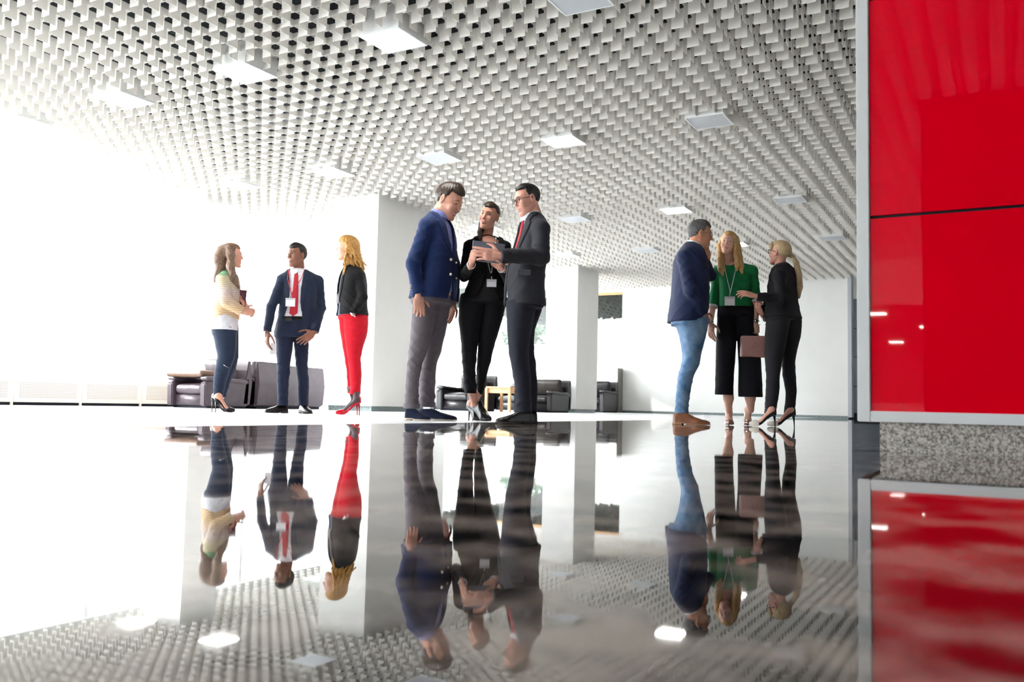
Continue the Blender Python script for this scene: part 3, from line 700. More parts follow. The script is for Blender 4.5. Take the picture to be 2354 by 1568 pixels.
def badge(label, p, card, lan, strap, clip=True, w_=.085, hgt=.075, yaw=0.0, group=None):
    """name badge: card on a strap round the neck; card = middle of the card, lan = list of strap points"""
    r = empty('name_badge', p.O, p.root.rotation_euler[2]); tag(r, label, 'name badge', group)
    c = vec(card); a = math.radians(yaw); ex = np.array([math.cos(a), math.sin(a), 0]); ez = np.array([0, 0, 1]); n = np.cross(ex, ez)
    def slab(cx, cz, hw, hh, t, name, m, off=0):
        mb = MB(); V = []
        for sx in (-1, 1):
            for sy in (-1, 1):
                for sz in (-1, 1): V.append(c+ex*(cx+sx*hw)+ez*(cz+sz*hh)+n*(off+sy*t/2))
        mb.add(V, [(0, 1, 3, 2), (4, 6, 7, 5), (0, 4, 5, 1), (2, 3, 7, 6), (0, 2, 6, 4), (1, 5, 7, 3)]); return mb.build(name, m, r)
    slab(0, 0, w_/2, hgt/2, .002, 'holder', mat('badge_sleeve', L(214, 218, 226), .2, noise=.02))
    slab(0, -.008, w_/2-.004, hgt/2-.012, .0034, 'card', mat('badge_card', L(252, 250, 254), .5, noise=.005))
    t = MB()
    for seg in lan: t.tube(seg, .0035, 6)
    t.build('strap', strap, r, True)
    MB().tube([c+ez*(hgt/2+.022), c+ez*(hgt/2-.002)], .005, 8).build('clip', mat('clip_metal', L(190, 190, 190), .3, metal=1), r, True)
    return r
def skinmat(name, c): 
    m = mat(name, c, .5, .35, noise=.05, nscale=25, bump=.05, bscale=120)
    b = m.node_tree.nodes['Principled BSDF']; b.inputs['Subsurface Weight'].default_value = .08; b.inputs['Subsurface Radius'].default_value = (.6, .2, .1); b.inputs['Subsurface Scale'].default_value = .01
    return m
def cloth(name, c, rough=.8, **kw):
    a = dict(noise=.08, nscale=30, bump=.25, bscale=500, sheen=.06); a.update(kw); return mat(name, c, rough, .3, **a)

# ================================================================== the people
SK_A = skinmat('skin_fair', L(216, 160, 138)); SK_B = skinmat('skin_rosy', L(214, 156, 138)); SK_C = skinmat('skin_tan', L(198, 138, 108)); SK_D = skinmat('skin_brown', L(142, 98, 80)); SK_P = skinmat('skin_pale', L(226, 178, 158))
LIP_R = mat('lipstick_dark_red', L(140, 34, 44), .35); LIP_N = mat('lips_natural', L(190, 112, 104), .4); LIP_B = mat('lips_brown', L(140, 88, 80), .4); LIP_P = mat('lips_pink', L(206, 96, 100), .35)
def hairmat(name, c, c2): return mat(name, c, .42, .4, noise=.22, nscale=150, bump=.3, bscale=260, stretch=(2, 2, .12), col2=c2)
H_BR = hairmat('hair_dark_brown', L(36, 26, 20), L(70, 50, 36)); H_BK = hairmat('hair_black', L(22, 18, 18), L(40, 34, 32)); H_GY = hairmat('hair_grey', L(62, 60, 62), L(120, 118, 118))
H_LB = hairmat('hair_light_brown', L(84, 62, 50), L(150, 120, 100)); H_BL = hairmat('hair_blonde', L(176, 126, 66), L(226, 186, 126)); H_AB = hairmat('hair_ash_blonde', L(160, 132, 96), L(214, 188, 146)); H_GB = hairmat('hair_golden_curls', L(168, 112, 46), L(226, 176, 98))
NAVY = cloth('navy_wool', L(20, 42, 88)); GREYT = cloth('grey_mauve_cotton', L(104, 96, 102)); BLACK = cloth('black_cloth', L(12, 12, 16)); BLACKT = cloth('black_trouser_cloth', L(14, 15, 24))
CHAR = cloth('charcoal_suit', L(44, 45, 52)); CHART = cloth('charcoal_trousers', L(32, 34, 46)); SHIRT = cloth('white_shirt', L(238, 238, 244), sheen=0); SHIRTB = cloth('lilac_blue_shirt', L(130, 140, 200), sheen=0)
NAVY2 = cloth('midnight_blazer', L(26, 38, 72)); NAVY3 = cloth('navy_suit', L(30, 42, 64)); NAVY3T = cloth('navy_suit_trousers', L(24, 34, 58)); JEANS = cloth('washed_denim', L(70, 108, 150), col2=L(124, 152, 182), nscale=9); DENIM = cloth('dark_denim', L(30, 42, 64))
GREEN = cloth('green_knit', L(14, 120, 70)); CUL = cloth('black_culottes', L(12, 13, 24)); DARKJ = cloth('black_jacket', L(20, 19, 26)); DARKP = cloth('dark_grey_stretch', L(32, 32, 38)); REDP = cloth('red_trousers', L(205, 10, 36)); TIE = mat('red_silk_tie', L(184, 22, 44), .4, .5, noise=.08, nscale=60, bump=.2, bscale=300)
LEA_K = mat('black_leather', L(12, 11, 13), .3, .4, noise=.1); SUEDE = cloth('navy_suede', L(24, 34, 62)); LEA_B = mat('brown_leather', L(126, 76, 50), .35, .5, noise=.2, nscale=20); SOLE = mat('pale_sole', L(196, 180, 164), .7, noise=.05); SOLE_D = mat('dark_sole', L(34, 28, 26), .6, noise=.05)
LEA_R = mat('red_patent', L(206, 14, 44), .2, .5, noise=.03, coat=.4); CREAM = mat('cream_leather', L(216, 208, 196), .4, noise=.03); BTN = mat('horn_button', L(216, 200, 176), .4, noise=.05); GLASSF = mat('black_glasses', L(30, 24, 28), .25, noise=.05); METAL = mat('polished_metal', L(206, 206, 206), .2, metal=1, noise=.02)
STRAPW = mat('white_strap', L(226, 228, 238), .6, noise=.02); STRAPR = mat('red_strap', L(206, 26, 44), .6, noise=.02); STOCK = mat('dark_stocking', L(78, 60, 66), .6, noise=.05)
def tweed():
    m = mat('tweed', L(205, 186, 160), .9, .2, noise=.15, nscale=160, bump=.5, bscale=260, stretch=(1, 1, 4), col2=L(226, 214, 196)); nt = m.node_tree; b = nt.nodes['Principled BSDF']
    tc = nt.nodes.new('ShaderNodeTexCoord'); sp = nt.nodes.new('ShaderNodeSeparateXYZ'); nt.links.new(tc.outputs['Object'], sp.inputs[0])
    r = nt.nodes.new('ShaderNodeValToRGB'); r.color_ramp.interpolation = 'LINEAR'
    for p, c in ((.03, L(204, 174, 134)), (.20, L(204, 178, 152)), (.45, L(198, 182, 176)), (.70, L(204, 192, 160)), (.80, L(206, 192, 160)), (.86, L(120, 160, 124))):
        e = r.color_ramp.elements.new(p); e.color = c
    r.color_ramp.elements[0].color = L(206, 178, 146); r.color_ramp.elements[0].position = 0; r.color_ramp.elements[-1].color = L(110, 156, 120)
    mr = nt.nodes.new('ShaderNodeMapRange'); mr.inputs['From Min'].default_value = .95; mr.inputs['From Max'].default_value = 1.36
    nt.links.new(sp.outputs[2], mr.inputs[0]); nt.links.new(mr.outputs[0], r.inputs[0])
    wv = nt.nodes.new('ShaderNodeTexWave'); wv.bands_direction = 'Z'; wv.inputs['Scale'].default_value = 16; wv.inputs['Distortion'].default_value = 4; wv.inputs['Detail'].default_value = 3; nt.links.new(tc.outputs['Object'], wv.inputs[0])
    mx = nt.nodes.new('ShaderNodeMixRGB'); mx.blend_type = 'OVERLAY'; mx.inputs[0].default_value = .22; nt.links.new(r.outputs[0], mx.inputs[1]); nt.links.new(wv.outputs[0], mx.inputs[2]); nt.links.new(mx.outputs[0], b.inputs['Base Color']); return m
TWEED = tweed()

def jacket(p, m, arms, zlo, zhi, op=None, lap=None, lm=None, sh=None, wr=.0035, n=2.4, name='jacket', neck=None, h=.006, hemfn=None, s0=0.0, split=True):
    """torso garment; op = (z list, half width list) of the open front; lap = (z list, width list)"""
    def tor(P):
        d = p.dtorso(P, 0, zlo, zhi, n, .03)
        if sh:
            for a, b, r1, r2 in sh: d = smin(d, cap(P, a, b, r1, r2), .05)
        if hemfn is not None: d = smax(d, hemfn(P)-P[2], .005)
        d = d-wrinkle(P, wr, 30, p.O[0])
        return d
    def fn(P):
        d = tor(P)
        if op is not None:
            S, T, _, _ = p.tloc(P); w_ = vopen(P[2], *op); cut = np.maximum(np.abs(S-s0)-w_, -T+.01); d = smax(d, -cut, .004)
        for af, _ in arms: d = smin(d, af(P), .018)
        if neck is not None: d = smax(d, -neck(P), .006)
        return d
    pts = [q for _, a in arms for q in a]
    Z, CX, CB, W, Dp = p.T
    for i in range(len(Z)):
        if zlo-.1 < Z[i] < zhi+.1:
            for sx in (-1, 1): pts += [np.array([CX[i], CB[i], min(max(Z[i], zlo), zhi)])+p.L*sx*W[i]+p.F*W[i]*0, np.array([CX[i], CB[i], Z[i]])+p.F*sx*Dp[i]]
    j = p.mesh(name, fn, pts+[[CX[0], CB[0], zlo], [CX[-1], CB[-1], zhi]], m, h, .07)
    if lap is not None:
        def lf(P):
            S, T, _, _ = p.tloc(P); w_ = vopen(P[2], *op); lw = vopen(P[2], *lap); t = tor(P)
            d = np.maximum(t-.007, -(t+.004)); bd = np.maximum(w_-.003-np.abs(S-s0), np.abs(S-s0)-w_-lw); d = smax(smax(d, bd, .003), -T+.01, .002)
            return smax(d, lap[0][0]-P[2], .002)
        p.mesh('lapel', lf, [np.array([CX[-1], CB[-1], lap[0][0]])+p.F*.2, np.array([CX[-1], CB[-1], zhi])-p.F*.05, np.array([CX[-1], CB[-1], zhi])+p.L*.13, np.array([CX[-1], CB[-1], zhi])-p.L*.13, np.array([CX[-1], CB[-1], lap[0][0]])+p.F*.1+p.L*.1, np.array([CX[-1], CB[-1], lap[0][0]])+p.F*.1-p.L*.1], lm or m, .005, .05, parent=j)
    return j, tor
def shirt(p, m, zlo, zhi, neckc, r, tip=.03, name='shirt', sh=None, off=-.013, collar=True):
    """shirt body plus a folded collar round the neck centre (point, radius)"""
    def fn(P):
        d = p.dtorso(P, off, zlo, zhi+.01, 2.4, .03)
        if sh:
            for a, b, r1, r2 in sh: d = smin(d, cap(P, a, b, r1-.012, r2-.012), .05)
        if collar:
            X, Y, Z = P[0]-neckc[0], P[1]-neckc[1], P[2]-neckc[2]; lean = X*p.F[0]+Y*p.F[1]; zt = .018-.35*lean; rr = np.sqrt(X*X+Y*Y)
            ring = np.maximum(np.abs(rr-r-.012*np.clip(-Z*12, -1, 1))-.005, np.abs(Z-zt+.02)-.024)
            fr = np.maximum(lean-.0, .0)
            d = np.minimum(d, ring-.001)
        return d
    Z, CX, CB, W, Dp = p.T; c = np.array(neckc)
    return p.mesh(name, fn, [c+[.1, .1, .06], c-[.1, .1, .06], [CX[0]+p.L[0]*.18, CB[0]+p.L[1]*.18, zlo], [CX[0]-p.L[0]*.18, CB[0]-p.L[1]*.18, zlo], [CX[0]+p.F[0]*.16, CB[0]+p.F[1]*.16, zlo], [CX[0]-p.F[0]*.16, CB[0]-p.F[1]*.16, zlo]], m, .006, .05)
def front_strip(p, name, m, z0, z1, w_of_z, off, tor, th=.006, parent=None, s0=0.0):
    def fn(P):
        S, T, _, _ = p.tloc(P); t = tor(P); d = np.maximum(t-off-th, -(t-off+.004)); d = smax(smax(d, np.abs(S-s0)-w_of_z(P[2]), .002), -T+.02, .002)
        return smax(smax(d, z0-P[2], .002), P[2]-z1, .002)
    Z, CX, CB, W, Dp = p.T; c = np.array([np.interp((z0+z1)/2, Z, CX), np.interp((z0+z1)/2, Z, CB), 0])
    return p.mesh(name, fn, [c+p.F*.2+[0, 0, z0], c+[0, 0, z1], c+p.L*.08+[0, 0, z0], c-p.L*.08+[0, 0, z1]], m, .0045, .05, parent=parent)
def buttons(p, par, pts, m, r=.011):
    for q in pts: MB().tube([q, q+vec((0, -.006, 0))], r, 14).build('button', m, par, True)
def glasses(p, m, rim=.0016, w_=.024, hh=.019, round_=True):
    g = MB()
    for sx in (-1, 1):
        ring = [p.hp(sx*.032+w_*math.cos(t)*(1-.08*math.sin(t)), .100-abs(math.cos(t)*.5+.5*sx)*.006*0-.006*max(0, math.cos(t)*sx), .008+hh*math.copysign(abs(math.sin(t))**.8, math.sin(t))) for t in np.linspace(0, 2*math.pi, 20, endpoint=False)]
        g.tube(ring, rim, 6, closed=True)
        g.tube([p.hp(sx*(.032+w_), .093, .012), p.hp(sx*.079, .07, .014), p.hp(sx*.083, .0, .014), p.hp(sx*.082, -.015, .0)], rim, 6)
    g.tube([p.hp(-.009, .101, .012), p.hp(0, .104, .014), p.hp(.009, .101, .012)], rim, 6)
    return g.build('glasses', m, p.root, True)
def watch(p, c, d, m, face, r=.029, wd=.009):
    R = frame_dir(d, (0, -1, .2)); c = vec(c); ring = []
    for t in np.linspace(0, 2*math.pi, 22, endpoint=False): ring.append(c+R[1]*r*math.cos(t)+R[2]*r*.85*math.sin(t))
    o = MB().tube(ring, wd*.6, 8, closed=True).build('wristwatch', m, p.root, True)
    MB().tube([c+R[2]*r*.8, c+R[2]*(r*.85+.009)], .016, 18).build('watch_face', face, o, True); return o

# ---------------------------------------------------------------- 1 tall man in blue blazer
p = Person('tall young man in a blue blazer and grey trousers, smiling down at the tablet', 990, 967, 6.9); J = p.J; p.gaze = (0, -.35)
p.torso([(486, 990, 1012), (498, 980, 1026), (515, 970, 1040), (545, 966, 1046), (585, 962, 1050), (620, 958, 1051), (660, 947, 1050), (694, 941, 1046)], -28, [.9, .75, .66, .68, .70, .70, .70, .70])
zh, zt = J(1000, 690)[2], J(1000, 492)[2]
sR, eR, wR = J(980, 521, -.14), J(950, 604, -.19), J(961, 676, -.20); sL, eL, wL = J(1022, 523, .14), J(1046, 612, .20), J(1044, 695, .20)
aR = p.arm(sR, eR, wR, NAVY, r=(.060, .056, .046)); aL = p.arm(sL, eL, wL, NAVY, r=(.056, .046, .042))
nb = J(1003, 500, .0); shd = [(nb, sR+[0, 0, .012], .045, .055), (nb, sL+[0, 0, .012], .045, .055)]
zb = J(1040, 597)[2]; zz = [zh-.02, zh+.12, zb-.02, zb, zb+.13, zt, zt+.05]
jk, tor = jacket(p, NAVY, [aR, aL], zh, zt, (zz, [.05, .012, .003, .003, .045, .075, .085]), ([zb, zb+.1, zt-.08, zt-.07, zt], [.012, .06, .075, .05, .03]), sh=shd, hemfn=lambda P: zh-.01+.0*P[0])
shirt(p, SHIRTB, zh+.06, zt, J(1013, 492, -.0), .070, sh=shd)
buttons(p, jk, [J(1037, 597, -.175), J(1036, 631, -.175)], BTN)
buttons(p, jk, [J(943.5, y, -.235) for y in (656, 661, 666)], BTN, .006)
buttons(p, jk, [J(1049, 604, -.05), J(1049, 640, -.05)], BTN, .007)
p.legs([[(672, 948, 1012, -.05), (700, 948, 1006, -.06), (750, 945, 998, -.08), (800, 940, 985, -.08), (840, 935, 970, -.08), (880, 932, 963, -.08), (935, 929, 964, -.08)],
        [(672, 965, 1038, .06), (700, 972, 1036, .08), (750, 976, 1027, .08), (800, 973, 1016, .08), (832, 968, 1005, .08), (870, 963, 1001, .08), (932, 962, 1000, .08)]], GREYT, wr=(.006, 38), rat=1.05)
for (a, b, xl, xr, py) in ((-.08, 0, 929, 964, 932), (.08, 0, 962, 1000, 929)):
    c = (J(xl, py, a)+J(xr, py, a))/2; r = (J(xr, py, a)-J(xl, py, a))[0]/2+.003
    p.mesh('trouser_cuff', lambda P: np.maximum(np.abs(np.sqrt((P[0]-c[0])**2+((P[1]-c[1])/1.05)**2)-r)-.003, np.abs(P[2]-c[2]+.004)-.020), [c+[r, r, .02], c-[r, r, .02]], GREYT, .004, .02)
p.head(1032, 464, 80, -33, -25, 0, SK_A, b=-.02, smile=1.0, mouth_open=1.0, squint=.6, lips=LIP_N, brow=H_BR, nose=1.0, jaw=.98)
p.hair(H_BR, thick=.013, top=.022, groove=.0016, freq=260, quiff=.018)
p.hand(wR+[.002, 0, -.012], (.12, .02, -1), (.25, -1, .0), 1, [.35, .45, .5, .55], sc=1.05); p.forearm_skin(eR, wR)
p.hand(wL+[-.01, 0, -.02], (-.25, 0, -1), (.5, .8, 0), -1, .35, sc=1.0)
p.mens_shoe(J(931, 965, -.10), J(990, 965, -.14), SUEDE, SOLE, lace=SUEDE, hh=.09); p.mens_shoe(J(963, 965, .10), J(1051, 965, .03), SUEDE, SOLE, lace=SUEDE, hh=.09)
p.finish_body(SK_A)

# ---------------------------------------------------------------- 2 woman with the tablet
p = Person('woman in black blazer and cropped black trousers with low ponytail, holding up the tablet', 1100, 968, 7.05); J = p.J; p.gaze = (.55, 0); W2 = p; p.male = False
p.torso([(540, 1103, 1140), (552, 1088, 1156), (566, 1080, 1162), (595, 1078, 1160), (635, 1081, 1157), (665, 1070, 1164), (694, 1059, 1170)], -84, [.85, .6, .62, .70, .70, .70, .70], b=0)
zh, zt = J(1110, 692)[2], J(1110, 546)[2]
sR, eR, wR = J(1079, 566, 0), J(1067, 634, -.06), J(1083, 609, -.34); sL, eL, wL = J(1161, 568, 0), J(1170, 644, -.06), J(1153, 618, -.29)
aR = p.arm(sR, eR, wR, BLACK, r=(.048, .044, .036)); aL = p.arm(sL, eL, wL, BLACK, r=(.048, .044, .036))
nb = J(1121, 553); shd = [(nb, sR, .035, .045), (nb, sL, .035, .045)]
zz = [zh-.02, zh+.1, zh+.22, zh+.3, zt-.02, zt+.05]
jk, tor = jacket(p, BLACK, [aR, aL], zh, zt, (zz, [.11, .045, .022, .04, .085, .09]), ([zh+.2, zh+.3, zt], [.01, .05, .035]), sh=shd, wr=.003)
shirt(p, mat('black_top', L(20, 20, 26), .8, noise=.1, nscale=300, bump=.3, bscale=400), zh-.02, zt-.12, J(1121, 553), .05, sh=None, collar=False, name='top')
p.legs([[(675, 1060, 1120, 0), (700, 1055, 1116, 0), (735, 1053, 1108, 0), (765, 1057, 1101, -.0), (790, 1060, 1099, 0), (820, 1061, 1096, 0), (860, 1064, 1093, 0), (904, 1068, 1097, 0)],
        [(675, 1108, 1164, .02), (700, 1108, 1163, .02), (735, 1104, 1155, .03), (765, 1100, 1146, .04), (790, 1099, 1138, .05), (820, 1096, 1131, .06), (860, 1095, 1121, .07), (907, 1094, 1110, .08)]], BLACKT, wr=(.0045, 42))
p.head(1124.5, 498, 66, -113, -2, -13, SK_A, fem=True, b=0, smile=.8, mouth_open=.35, lips=LIP_R, brow=H_BR, jaw=.95, iris=(.05, .03, .02, 1))
pt = [J(1137, 474, .10), J(1126, 492, .14), J(1108, 515, .06), J(1104, 535, -.02), J(1103, 556, -.06)]
p.hair(H_BR, lambda P: sun_([cap(P, pt[0], pt[1], .03, .022), cap(P, pt[1], pt[2], .022, .024), cap(P, pt[2], pt[3], .024, .024), cap(P, pt[3], pt[4], .024, .014)], .01)-.0015*np.sin(P[0]*420+3*np.sin(P[2]*14)), pt, hl=HL_F, thick=.004, top=.004, groove=.0008, freq=380)
p.hand(wR+[.0, -.01, .005], (.25, -.25, 1), (-.7, -.7, .1), 1, [1.0, 1.25, 1.3, 1.35], sc=.93, thumb=.8); p.hand(wL+[-.002, -.01, .004], (-.9, -.2, .75), (-.5, -.85, -.3), -1, [1.1, 1.25, 1.3, 1.3], sc=.93, thumb=.9)
p.forearm_skin(eR, wR, .03, .023); p.forearm_skin(eL, wL, .03, .023)
for w_, e_ in ((wR, eR), (wL, eL)):
    c = w_; d = (w_-e_)/np.linalg.norm(w_-e_)
    def cf(P):
        t = (P[0]-c[0])*d[0]+(P[1]-c[1])*d[1]+(P[2]-c[2])*d[2]; rr = np.sqrt(np.maximum((P[0]-c[0])**2+(P[1]-c[1])**2+(P[2]-c[2])**2-t*t, 0))
        return np.maximum(np.abs(rr-.031)-.003, np.abs(t-.004)-.012)
    p.mesh('cuff', cf, [c], SHIRT, .003, .05)
MB().tube([J(1147.0, 511.5, -.03), J(1147, 512.6, -.035)], .005, 8).build('earring', METAL, p.root, True)
p.pump(J(1086, 968, .10), J(1128, 968, -.10), .095, LEA_K, bootie=True, ankle=J(1086, 902, .0), ra=.036); p.pump(J(1077, 967, .16), J(1108, 967, .0), .095, LEA_K, bootie=True, ankle=J(1100, 905, .08), ra=.030)
p.finish_body(SK_A)
badge('white name card on a thin chain worn by the woman holding the tablet', p, J(1130, 651, -.14), [[J(1107, 545, -.05), J(1110, 560, -.10), J(1128, 628, -.15)], [J(1140, 545, -.05), J(1139, 560, -.10), J(1130, 628, -.15)]], METAL, w_=.078, hgt=.062)

# ---------------------------------------------------------------- 3 man in the charcoal suit
p = Person('man in a charcoal suit with black glasses and short dark hair, pointing at the tablet', 1195, 973, 6.6); J = p.J; p.gaze = (0, -.25); M3 = p
p.torso([(486, 1208, 1240), (498, 1203, 1250), (515, 1196, 1258), (535, 1192, 1262), (560, 1185, 1262), (590, 1176, 1258), (620, 1164, 1252), (660, 1160, 1250), (706, 1159, 1254)], 197, [.9, .8, .72, .70, .70, .72, .72, .72, .72])
zh, zt = J(1205, 704)[2], J(1205, 491)[2]
sL, eL, wL = J(1244, 527, -.14), J(1245, 590, -.20), J(1150, 588, -.34); sR, eR, wR = J(1208, 527, .15), J(1196, 600, .16), J(1168, 604, .06)
aL = p.arm(sL, eL, wL, CHAR, r=(.066, .062, .052), wr_amp=.007); aR = p.arm(sR, eR, wR, CHAR, r=(.055, .048, .042))
nb = J(1226, 503); shd = [(nb, sL+[0, 0, .012], .045, .058), (nb, sR+[0, 0, .012], .045, .055)]
zb = J(1170, 615)[2]; zz = [zh-.02, zh+.14, zb, zb+.16, zt, zt+.05]
jk, tor = jacket(p, CHAR, [aL, aR], zh, zt, (zz, [.05, .008, .003, .05, .082, .09]), ([zb, zb+.12, zt-.09, zt-.08, zt], [.012, .05, .065, .045, .03]), sh=shd)
shirt(p, SHIRT, zh+.06, zt, J(1220, 496, -.0), .068, sh=shd)
front_strip(p, 'tie', TIE, zb+.05, zt-.03, lambda z: np.interp(z, [zb, zt-.06, zt-.03], [.034, .022, .02]), -.012, lambda P: p.dtorso(P, 0), .010)
p.mesh('collar_strap', lambda P: cap(P, J(1237, 487, -.03), J(1222, 499, -.10), .007), [J(1237, 487, -.03), J(1222, 499, -.1)], STRAPR, .003, .02)
p.mesh('pocket_flap', lambda P: box(xf(P, J(1206, 627, -.185), frame_dir((1, -.32, -.03), (.1, -1, 0))), (0, 0, 0), (.055, .022, .012), .004), [J(1206, 627, -.185)], CHAR, .004, .08, parent=jk)
p.legs([[(690, 1162, 1232, -.06), (720, 1164, 1230, -.07), (760, 1166, 1222, -.07), (800, 1168, 1215, -.07), (840, 1174, 1217, -.07), (880, 1182, 1221, -.07), (925, 1184, 1222, -.07), (948, 1180, 1223, -.07)],
        [(690, 1185, 1250, .08), (720, 1192, 1243, .08), (760, 1196, 1229, .08), (800, 1198, 1228, .08), (840, 1203, 1233, .08), (880, 1208, 1236, .08), (925, 1210, 1236, .08), (946, 1207, 1236, .08)]], CHART, wr=(.006, 36), rat=1.05)
p.head(1212, 461, 74, 207, -14, 0, SK_B, b=-.02, smile=.65, mouth_open=.3, lips=LIP_N, brow=H_BK, nose=1.1)
p.hair(H_BK, thick=.004, top=.006, groove=.001, freq=330, hl=[(-.12, -.12), (-.085, -.09), (-.05, -.055), (-.022, .012), (-.006, .022), (.004, .0), (.018, .0), (.024, .03), (.034, .058), (.06, .082), (.08, .092)])
glasses(p, GLASSF, rim=.0022)
p.hand(wL+[-.01, 0, 0], (-1, -.02, .10), (0, -1, .12), -1, [.12, .16, .22, .28], spread=.16, sc=1.1, thumb=.15)
p.forearm_skin(eL, wL); hd_ = wL
MB().tube([J(1117+2.2*math.cos(t), 581+2.6*math.sin(t), -.37) for t in np.linspace(0, 2*math.pi, 10, endpoint=False)], .0018, 6, closed=True).build('ring', METAL, p.root, True)
p.mens_shoe(J(1223, 973, -.10), J(1139, 972, -.16), LEA_K, SOLE_D, hh=.095); p.mens_shoe(J(1234, 972, .10), J(1160, 972, .05), LEA_K, SOLE_D, hh=.095)
p.finish_body(SK_B)

# tablet held between them
ta = W2.J(1085, 575, -.33); tb = W2.J(1160, 580, -.30)
t = empty('tablet', W2.O, W2.root.rotation_euler[2]); tag(t, 'slate grey tablet with pale edge held up between the woman and the man in charcoal', 'tablet')
c0 = (ta+tb)/2+np.array([0, 0, -.008]); ex = (W2.J(1159, 558, -.28)-W2.J(1086, 549, -.31)); wid = np.linalg.norm(ex); ez = vec((-.12, .25, 1)); Rt = np.array([ex/wid, np.cross(ez/np.linalg.norm(ez), ex/wid), np.zeros(3)]); Rt[1] /= np.linalg.norm(Rt[1]); Rt[2] = np.cross(Rt[0], Rt[1])
def slab_at(name, cc, R, hw, hh, th, m, par, h=.003, rd=.006, off=0.0):
    cc = vec(cc)+R[1]*off; hw2 = (hw, th, hh)
    return mesh_obj(name, *nets(lambda P: box(xf(P, cc, R), (0, 0, 0), hw2, min(rd, th*.95)), cc-hw-.02, cc+hw+.02, h), m, par, True)
slab_at('back_shell', c0, Rt, wid/2, .085, .0045, mat('slate_tablet', L(84, 90, 104), .5, noise=.06, nscale=200), t)
slab_at('edge', c0, Rt, wid/2+.0015, .0865, .0032, mat('pale_tablet_edge', L(210, 200, 204), .3), t, off=.0025)
slab_at('screen', c0, Rt, wid/2-.008, .078, .001, mat('dark_screen', L(18, 20, 26), .08), t, h=.0025, off=.0062)

# ---------------------------------------------------------------- 4 older man in jeans
p = Person('grey-haired man with glasses in navy blazer, washed jeans and brown shoes, hand at his chin', 1590, 976, 7.8); J = p.J; p.gaze = None
p.torso([(556, 1577, 1604), (566, 1568, 1612), (580, 1556, 1620), (600, 1548, 1627), (640, 1545, 1630), (680, 1543, 1630), (710, 1538, 1629), (745, 1533, 1618)], 14, [.9, .75, .66, .68, .72, .72, .72, .72])
zh, zt = J(1570, 742)[2], J(1570, 560)[2]
sR, eR, wR = J(1574, 592, -.15), J(1588, 668, -.22), J(1616, 723, -.15); sL, eL, wL = J(1598, 590, .16), J(1634, 634, .12), J(1623, 603, .04)
aR = p.arm(sR, eR, wR, NAVY2, r=(.064, .060, .050), wr_amp=.007); aL = p.arm(sL, eL, wL, NAVY2, r=(.055, .048, .040))
nb = J(1590, 568); shd = [(nb, sR+[0, 0, .01], .045, .060), (nb, sL+[0, 0, .01], .045, .055)]
zz = [zh-.02, zh+.1, zt-.25, zt]
jk, tor = jacket(p, NAVY2, [aR, aL], zh, zt, (zz, [.09, .05, .05, .07]), None, sh=shd, hemfn=lambda P: zh-.012+np.clip(P[0]-.0, 0, 1)*.25)
shirt(p, SHIRT, zh+.06, zt, J(1598, 564, 0), .068, sh=shd)
p.legs([[(722, 1551, 1629, -.05), (745, 1552, 1629, -.06), (772, 1564, 1623, -.07), (810, 1571, 1613, -.07), (834, 1570, 1609, -.07), (865, 1558, 1595, -.07), (890, 1555, 1589, -.07), (925, 1552, 1584, -.07), (950, 1551, 1583, -.07)],
        [(722, 1553, 1622, .08), (745, 1552, 1620, .08), (772, 1561, 1612, .09), (810, 1568, 1606, .09), (834, 1567, 1602, .09), (865, 1557, 1592, .09), (890, 1555, 1588, .09), (925, 1553, 1583, .09), (948, 1553, 1581, .09)]], JEANS, name='jeans', wr=(.006, 44))
p.mesh('shirt_tail', lambda P: ell(P, J(1592, 737, -.16), (.025, .012, .03)), [J(1592, 737, -.16)], mat('turquoise_shirt', L(40, 150, 170), .8, noise=.05), .004, .05)
p.head(1609, 541, 66, 12, -6, 0, SK_C, b=-.0, smile=.9, mouth_open=.5, squint=.5, lips=LIP_N, brow=H_GY, nose=1.2, jaw=1.05)
p.hair(H_GY, thick=.009, top=.014, groove=.0022, freq=230)
glasses(p, METAL, rim=.0018, hh=.014)
p.hand(wR+[.0, .03, -.0], (.35, .8, -.75), (.2, -1, .0), 1, [.5, .6, .6, .6], sc=1.0); p.forearm_skin(eR, wR)
p.hand(wL+[0, -.005, .008], (-.15, -.1, 1), (.5, -.85, .0), -1, [1.2, 1.35, 1.4, 1.4], sc=1.1, thumb=.7); p.forearm_skin(eL, wL)
watch(p, J(1622, 599, .03), (-.1, 0, 1), mat('brown_strap', L(70, 40, 34), .5, noise=.1), LEA_K, r=.033)
p.mens_shoe(J(1547, 974, -.10), J(1633, 974, -.16), LEA_B, mat('tan_sole', L(150, 110, 82), .5, noise=.1), lace=LEA_B, hh=.10); p.mens_shoe(J(1552, 974, .12), J(1618, 974, .05), LEA_B, MATS['tan_sole'], hh=.095)
p.finish_body(SK_C)

